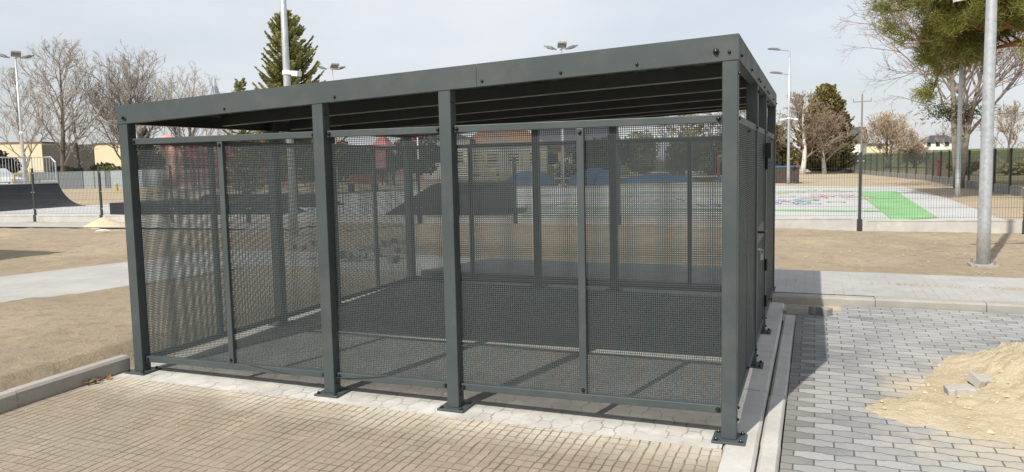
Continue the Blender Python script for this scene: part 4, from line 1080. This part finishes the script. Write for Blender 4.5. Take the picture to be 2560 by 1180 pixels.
bare_tree('bare_tree', -60.0, 60.2, 10.2, 9.5, 'bare tree partly hidden behind the left end of the roof', 14, .22, .12, .6, (15, 7, 6, 2), .013, stems=2)
bare_tree('bare_tree', -50.5, 55.0, 8.0, 5.0, 'slim bare tree behind the rope pyramid mast', 15, .15, .2, .6, (12, 6, 5, 2), .012)
bare_tree('orchard_tree', -.7, 70.2, 6.4, 5.6, 'bare fruit tree with whitewashed trunk in front of the evergreen', 5, .22, .22, .15, (16, 9, 7, 3), .018, (BARKW, simple('brown_twig', (.23, .18, .13), .95, .25, .6)), lean=(.18, 0))
bare_tree('orchard_tree', 1.2, 72.6, 4.6, 5.0, 'lower bushy fruit tree with whitewashed trunk close to the field', 6, .18, .22, .1, (16, 9, 7, 3), .018, (BARKW, simple('brown_twig_b', (.25, .195, .14), .95, .25, .6)), lean=(-.12, 0))
bare_tree('bare_shrub', 8.5, 100.9, 5.4, 6.8, 'rounded leafless willow bush beyond the fence on the right', 7, .16, .08, .3, (13, 9, 7, 3), .022, (BARK, simple('willow_twig', (.40, .32, .235), .95, .2, .5)), zb=.1, stems=3)
bare_tree('bare_shrub', 11.6, 103, 2.6, 3.8, 'low sprawling leafless bush right of the willow bush', 8, .12, .08, .1, (12, 8, 7, 3), .022, (BARK, simple('willow_twig_b', (.40, .32, .24), .95, .2, .5)), zb=.1, stems=3)
bare_tree('bare_tree', 18.6, 121, 5.6, 5.5, 'pale bare tree on the skyline behind the pole under the pine', 9, .14, .1, .6, (13, 8, 6, 3), .024, (BARK, simple('pale_twig', (.33, .27, .21), .95, .15, .5)), zb=.6)
bare_tree('bare_tree', 14.2, 66, 4.6, 4.6, 'pale leafless tree at the right edge beyond the long fence', 10, .10, .1, .5, (14, 8, 6, 3), .018, (BARK, simple('pale_twig_b', (.34, .27, .20), .95, .15, .5)))
big_bare = bare_tree('bare_tree', 6.6, 37.0, 9.8, 10.4, 'many stemmed bare tree with pinkish twigs beside the long fence', 12, .155, .30, .30, (16, 8, 7, 5), .0065, (simple('pale_smooth_bark', (.27, .235, .18), .95, .2, 6, bump=.4, bs=20), TWIGP), stems=3, splay=.07)
SPR = MB(); rs_ = random.Random(4)
for i in range(900):
    a_ = Vector((rs_.gauss(-.25, .62), rs_.gauss(0, .5), 3.55+rs_.gauss(0, .22))); d_ = Vector((rs_.gauss(0, 1), rs_.gauss(0, 1), rs_.gauss(-.4, .6))).normalized(); k_ = d_.orthogonal().normalized()*.03
    SPR.add([a_-k_, a_+k_, a_+d_*.24], [(0, 1, 2)])
link('evergreen_sprig', SPR.mesh('evergreen_sprig'), F_HEDGE, big_bare)

def conifer(name, x, y, h, w, label, seed, mat, whorls=34, per=7, droop=.25, zb=None, top_sharp=1.0, low=.06, card=(.30, .085), dens=1.0, zoff=0):
    rg = random.Random(seed); root = thing(name, (x, y, gz(x, y) if zb is None else zb), label, 'tree')
    T = MB(); T.tube([(0, 0, -.1), (0, 0, h*.5), (0, 0, h*.97)], [h*.022, h*.014, .02], 8); Cn = MB(); B = MB()
    for k in range(whorls):
        t = low+(1-low)*k/whorls; z = h*t; Lm = w/2*((1-t)**(.80*top_sharp))*1.08+.10
        for j in range(per):
            a = rg.uniform(0, 6.28); L = Lm*rg.uniform(.66, 1.18); d = Vector((math.cos(a), math.sin(a), 0)); s = Vector((-d.y, d.x, 0))
            lift = rg.uniform(.05, .30)+.5*t; n = 6; pts = []
            for i in range(n+1):
                u = i/n; pts.append(d*(L*u)+Vector((0, 0, z+L*(lift*u-droop*math.sin(u*2.2)+.24*u*u))))
            B.tube([pts[0], pts[3], pts[6]], [.03, .018, .006], 3, False)
            m = max(4, int(L/.11*dens))
            for i in range(m):
                u = .12+.88*(i+rg.random())/m; f = u*n; q = min(int(f), n-1); p = pts[q].lerp(pts[q+1], f-q); ax = (pts[q+1]-pts[q]).normalized()
                for sd in (-1, 1, 0):
                    ln = card[0]*rg.uniform(.6, 1.25)*(1-.45*u); dr = (ax*.75+s*sd*rg.uniform(.55, 1.0)+Vector((0, 0, rg.uniform(-.45, .18)))).normalized()
                    sdv = dr.cross(Vector((rg.gauss(0, 1), rg.gauss(0, 1), rg.gauss(0, .7)))).normalized()*card[1]*rg.uniform(.6, 1.2)
                    Cn.add([p-sdv*.5, p+dr*ln*.6-sdv*.6, p+dr*ln, p+dr*ln*.6+sdv*.6, p+sdv*.5], [(0, 1, 2, 3, 4)])
    link('trunk', T.mesh('trunk'), BARK, root); link('branches', B.mesh('branches'), BARK, root); link('crown', Cn.mesh('crown'), mat, root)
    return root
conifer('spruce_tree', -24.7, 29.7, 9.25, 4.7, 'green spruce standing behind the shelter roof next to the tall pole', 21, F_SPRUCE, 40, 9, .20, top_sharp=.80, low=.10, card=(.31, .075), dens=2.3)
conifer('spruce_tree', -28.4, 30.4, 6.3, 2.6, 'small spruce whose tip just clears the roof left of the big spruce', 22, F_SPRUCE, 24, 6, .2)
conifer('evergreen_tree', 1.35, 77, 8.1, 5.4, 'dense olive green conifer behind the whitewashed fruit trees', 23, foliage('olive_conifer', (.22, .19, .08), (.38, .31, .11), .7), 44, 14, .15, top_sharp=.80, low=.05, card=(.5, .2), dens=1.3)
conifer('evergreen_tree', -71.0, 65.4, 6.3, 4.0, 'dark little conifer seen under the left end of the shelter roof', 24, F_DARK, 24, 8, .2, card=(.4, .16))
conifer('evergreen_tree', -3.4, 80, 4.4, 3.6, 'yellow green conifer just right of the shelter corner', 25, foliage('yellow_conifer', (.20, .17, .06), (.33, .27, .09), .7), 24, 9, .15, top_sharp=.5, card=(.4, .16))

def bush(name, x, y, rx, ry, rz, label, seed, mat, n=2600, size=.14, z0=None, group=None, lumps=9, cat='bush'):
    rg = random.Random(seed); zz_ = gz(x, y) if z0 is None else z0; root = thing(name, (x, y, zz_), label, cat, group)
    Cn = MB(); T = MB(); cs = []
    for i in range(lumps):
        a = rg.uniform(0, 6.28); r_ = rg.uniform(.1, .68); cs.append((Vector((rx*r_*math.cos(a), ry*r_*math.sin(a), rz*rg.uniform(.35, 1.35))), rg.uniform(.30, .55)))
    for c, s in cs[:6]: T.tube([(c.x*.2, c.y*.2, -.1), (c.x*.6, c.y*.6, c.z*.5), c], [.05, .035, .01], 4, False)
    for i in range(n):
        c, s = rg.choice(cs); v = Vector((rg.gauss(0, 1), rg.gauss(0, 1), rg.gauss(0, 1))).normalized()*(rg.random()**.45)
        p = c+Vector((v.x*rx*s, v.y*ry*s, v.z*rz*s)); 
        if p.z < .03: p.z = rg.uniform(.03, .3)
        a = Vector((rg.gauss(0, 1), rg.gauss(0, 1), rg.gauss(0, 1))).normalized(); b = a.orthogonal().normalized(); k = size*rg.uniform(.6, 1.3)
        Cn.add([p-a*k, p+b*k*.5, p+a*k, p-b*k*.5], [(0, 1, 2, 3)])
    link('stems', T.mesh('stems'), BARK, root); link('foliage', Cn.mesh('foliage'), mat, root); return root
bush('evergreen_bush', -76.5, 51.5, 3.2, 2.4, 2.3, 'dark evergreen bush at the left edge in front of the cream building', 31, F_DARK, 3600, .20)
bush('evergreen_bush', -71.5, 55.0, 2.6, 2.0, 1.2, 'low dark green bush under the thin bare tree', 32, F_DARK, 2600, .2)
bush('evergreen_bush', -68.5, 58.5, 2.8, 2.2, 1.4, 'low green bush at the foot of the tallest bare tree', 33, F_HEDGE, 2800, .2)
bush('evergreen_bush', -66.5, 61.5, 2.6, 2.0, 2.1, 'grey brown thicket in front of the dark wing', 34, foliage('brown_thicket', (.085, .075, .055), (.13, .115, .085), .7), 3000, .2)
for i, (x, y, w_, lab) in enumerate(((-62.6, 52.9, 2.6, 'light green clipped hedge above the dark grey garage'), (-58.6, 54.4, 2.6, 'light green clipped hedge above the pale blue garage'))):
    bush('hedge', x, y, w_, 1.0, .85, lab, 40+i, F_HEDGEL, 3000, .14, z0=.75, lumps=16, cat='hedge')
# trees and shrubs behind the playground, seen through the mesh
rg = random.Random(77)
spots = [(-56, 58, 3.4, 2.4), (-52, 60, 3.2, 2.1), (-47.5, 66.5, 3.6, 2.5), (-43.5, 63.5, 3.0, 2.0), (-41, 60, 3.2, 2.2), (-37.5, 62, 3.0, 1.9), (-33.5, 59.5, 3.2, 2.4), (-20.5, 68, 3.2, 1.9), (-17.4, 66.0, 3.0, 2.2), (-14.0, 68, 3.3, 2.5), (-10.8, 67, 3.0, 2.6), (-7.6, 69, 3.2, 2.5), (-4.6, 68, 2.6, 2.3)]
names_ = ['leftmost, behind the red climbing frame', 'behind the middle of the red climbing frame', 'beside the brown house with orange roof', 'left of the pink house', 'in front of the pink house', 'between pink house and red tower', 'behind the red play tower', 'right of the ochre house', 'behind the second blue mound', 'taller one behind the right mesh panel', 'tallest one behind the right mesh panel', 'behind the swing frame', 'closest to the right corner post']
for i, ((x, y, r_, hz), lab) in enumerate(zip(spots, names_)):
    mt = (F_DARK, F_HEDGE, F_OLIVE)[(2 if i in (9, 10, 11, 7) else i % 2)]
    bush('leafy_shrub', x, y, r_, 1.8, hz, 'bushy shrub seen through the mesh, '+lab, 60+i, mt, 2600, .2, group='shrubs behind the playground')
for i, (x, y, hh, lab) in enumerate(((-12.0, 73, 6.0, 'left bare tree of three above the top rail of the right bay'), (-8.2, 74, 6.4, 'middle bare tree of three above the top rail of the right bay'), (-5.0, 76, 5.6, 'right bare tree of three above the top rail of the right bay'))):
    bare_tree('bare_tree', x, y, hh, 6.0, lab, 90+i, .16, .15, .3, (14, 8, 6, 3), .02, (BARKW, simple('birch_twig_%d' % i, (.22, .18, .12), .95, .2, .5)))
for i, (x, y, rx, hz, m, lab) in enumerate(((10.9, 62, 1.6, .8, F_DRY, 'yellow green shrub behind the thick foreground pole'), (14.0, 60, 2.4, .6, F_DRY, 'low yellow green shrub at the right edge beyond the fence'))):
    bush('shrub', x, y, rx, 1.4, hz, lab, 110+i, m, 1800, .16)

def pine(x, y, h, label, seed):
    rg = random.Random(seed); root = thing('pine_tree', (x, y, gz(x, y)), label, 'tree'); O = Vector((x, y, gz(x, y)))
    T = MB(); Bm = MB(); Cn = MB()
    tp = [Vector((0, 0, -.1)), Vector((-.05, .1, 2.5)), Vector((.1, .15, 5)), Vector((.0, 0, 7.5)), Vector((.1, .1, h*.95))]; T.tube(tp, [.24, .20, .17, .12, .03], 10)
    def rv(): return Vector((rg.gauss(0, 1), rg.gauss(0, 1), rg.gauss(0, 1)))
    def tuft(p, d, s=1.0):
        for i in range(28):
            v = (d*.7+rv()*.62).normalized(); L = .24*rg.uniform(.6, 1.25)*s; w_ = v.cross(rv()).normalized()*.011*s
            o_ = p+rv()*.11*s
            Cn.add([o_-w_, o_+w_, o_+v*L+w_*.4, o_+v*L-w_*.4], [(0, 1, 2, 3)])
    def bough(p, d, L, r, lev):
        pts = [p.copy()]; q = p.copy(); dd = d.copy(); n = 5
        for i in range(n):
            dd = (dd+rv()*.12+Vector((0, 0, .05 if lev else -.02))).normalized(); q = q+dd*L/n; pts.append(q.copy())
        Bm.tube(pts, [max(r*(1-.8*i/n), .008) for i in range(n+1)], 5 if lev == 0 else 3, False)
        if lev == 2:
            for i in range(2, n+1): tuft(pts[i], dd)
            return
        for k in range(9 if lev == 0 else 6):
            t = rg.uniform(.35 if lev == 0 else .25, 1); i = min(int(t*n), n-1); b = pts[i].lerp(pts[i+1], t*n-i); ax = (pts[i+1]-pts[i]).normalized()
            s = rv(); s = (s-ax*s.dot(ax)); s.z *= .5; s.normalize()
            bough(b, (ax*.75+s*.8+Vector((0, 0, .25))).normalized(), L*rg.uniform(.28, .45), r*.45, lev+1)
        tuft(pts[-1], dd)
    for (z, a, L, up_v) in [(5.6, 2.4, 3.6, .35), (6.0, 2.9, 4.2, .35), (5.9, 3.7, 3.6, .3), (6.6, 3.1, 4.4, .38), (6.8, 2.5, 4.4, .3), (6.9, 2.8, 4.2, .3), (7.3, 3.15, 4.4, .25), (5.0, 3.0, 4.0, .16), (5.3, 2.65, 3.9, .2), (5.5, 3.3, 4.2, .2), (5.9, 3.05, 4.4, .18), (5.0, 3.45, 3.4, .2), (7.0, 3.45, 4.6, .28), (7.8, 2.7, 4.6, .22), (7.3, 3.4, 5.0, .3), (7.9, 2.9, 4.4, .4), (8.5, 3.6, 3.8, .4), (9.3, 3.0, 3.2, .5),
                            (4.5, .4, 3.6, .15), (5.5, 1.3, 3.6, .2), (6.2, -.7, 3.8, .2), (7.2, .6, 3.2, .3), (8.2, -1.2, 3.2, .35), (8.8, 1.6, 2.6, .4), (6.0, 4.6, 3.8, .25), (5.0, 4.2, 3.6, .15), (7.4, 4.4, 3.4, .3)]:
        bough(Vector((0, 0, z)), Vector((math.cos(a), math.sin(a), up_v)).normalized(), L, .10, 0)
    link('trunk', T.mesh('trunk', smooth=True), BARKP, root); link('boughs', Bm.mesh('boughs'), BARKP, root); link('crown', Cn.mesh('crown'), F_PINE, root)
pine(8.1, 26.3, 10.5, 'large pine with orange bark reaching in from the right edge', 5)
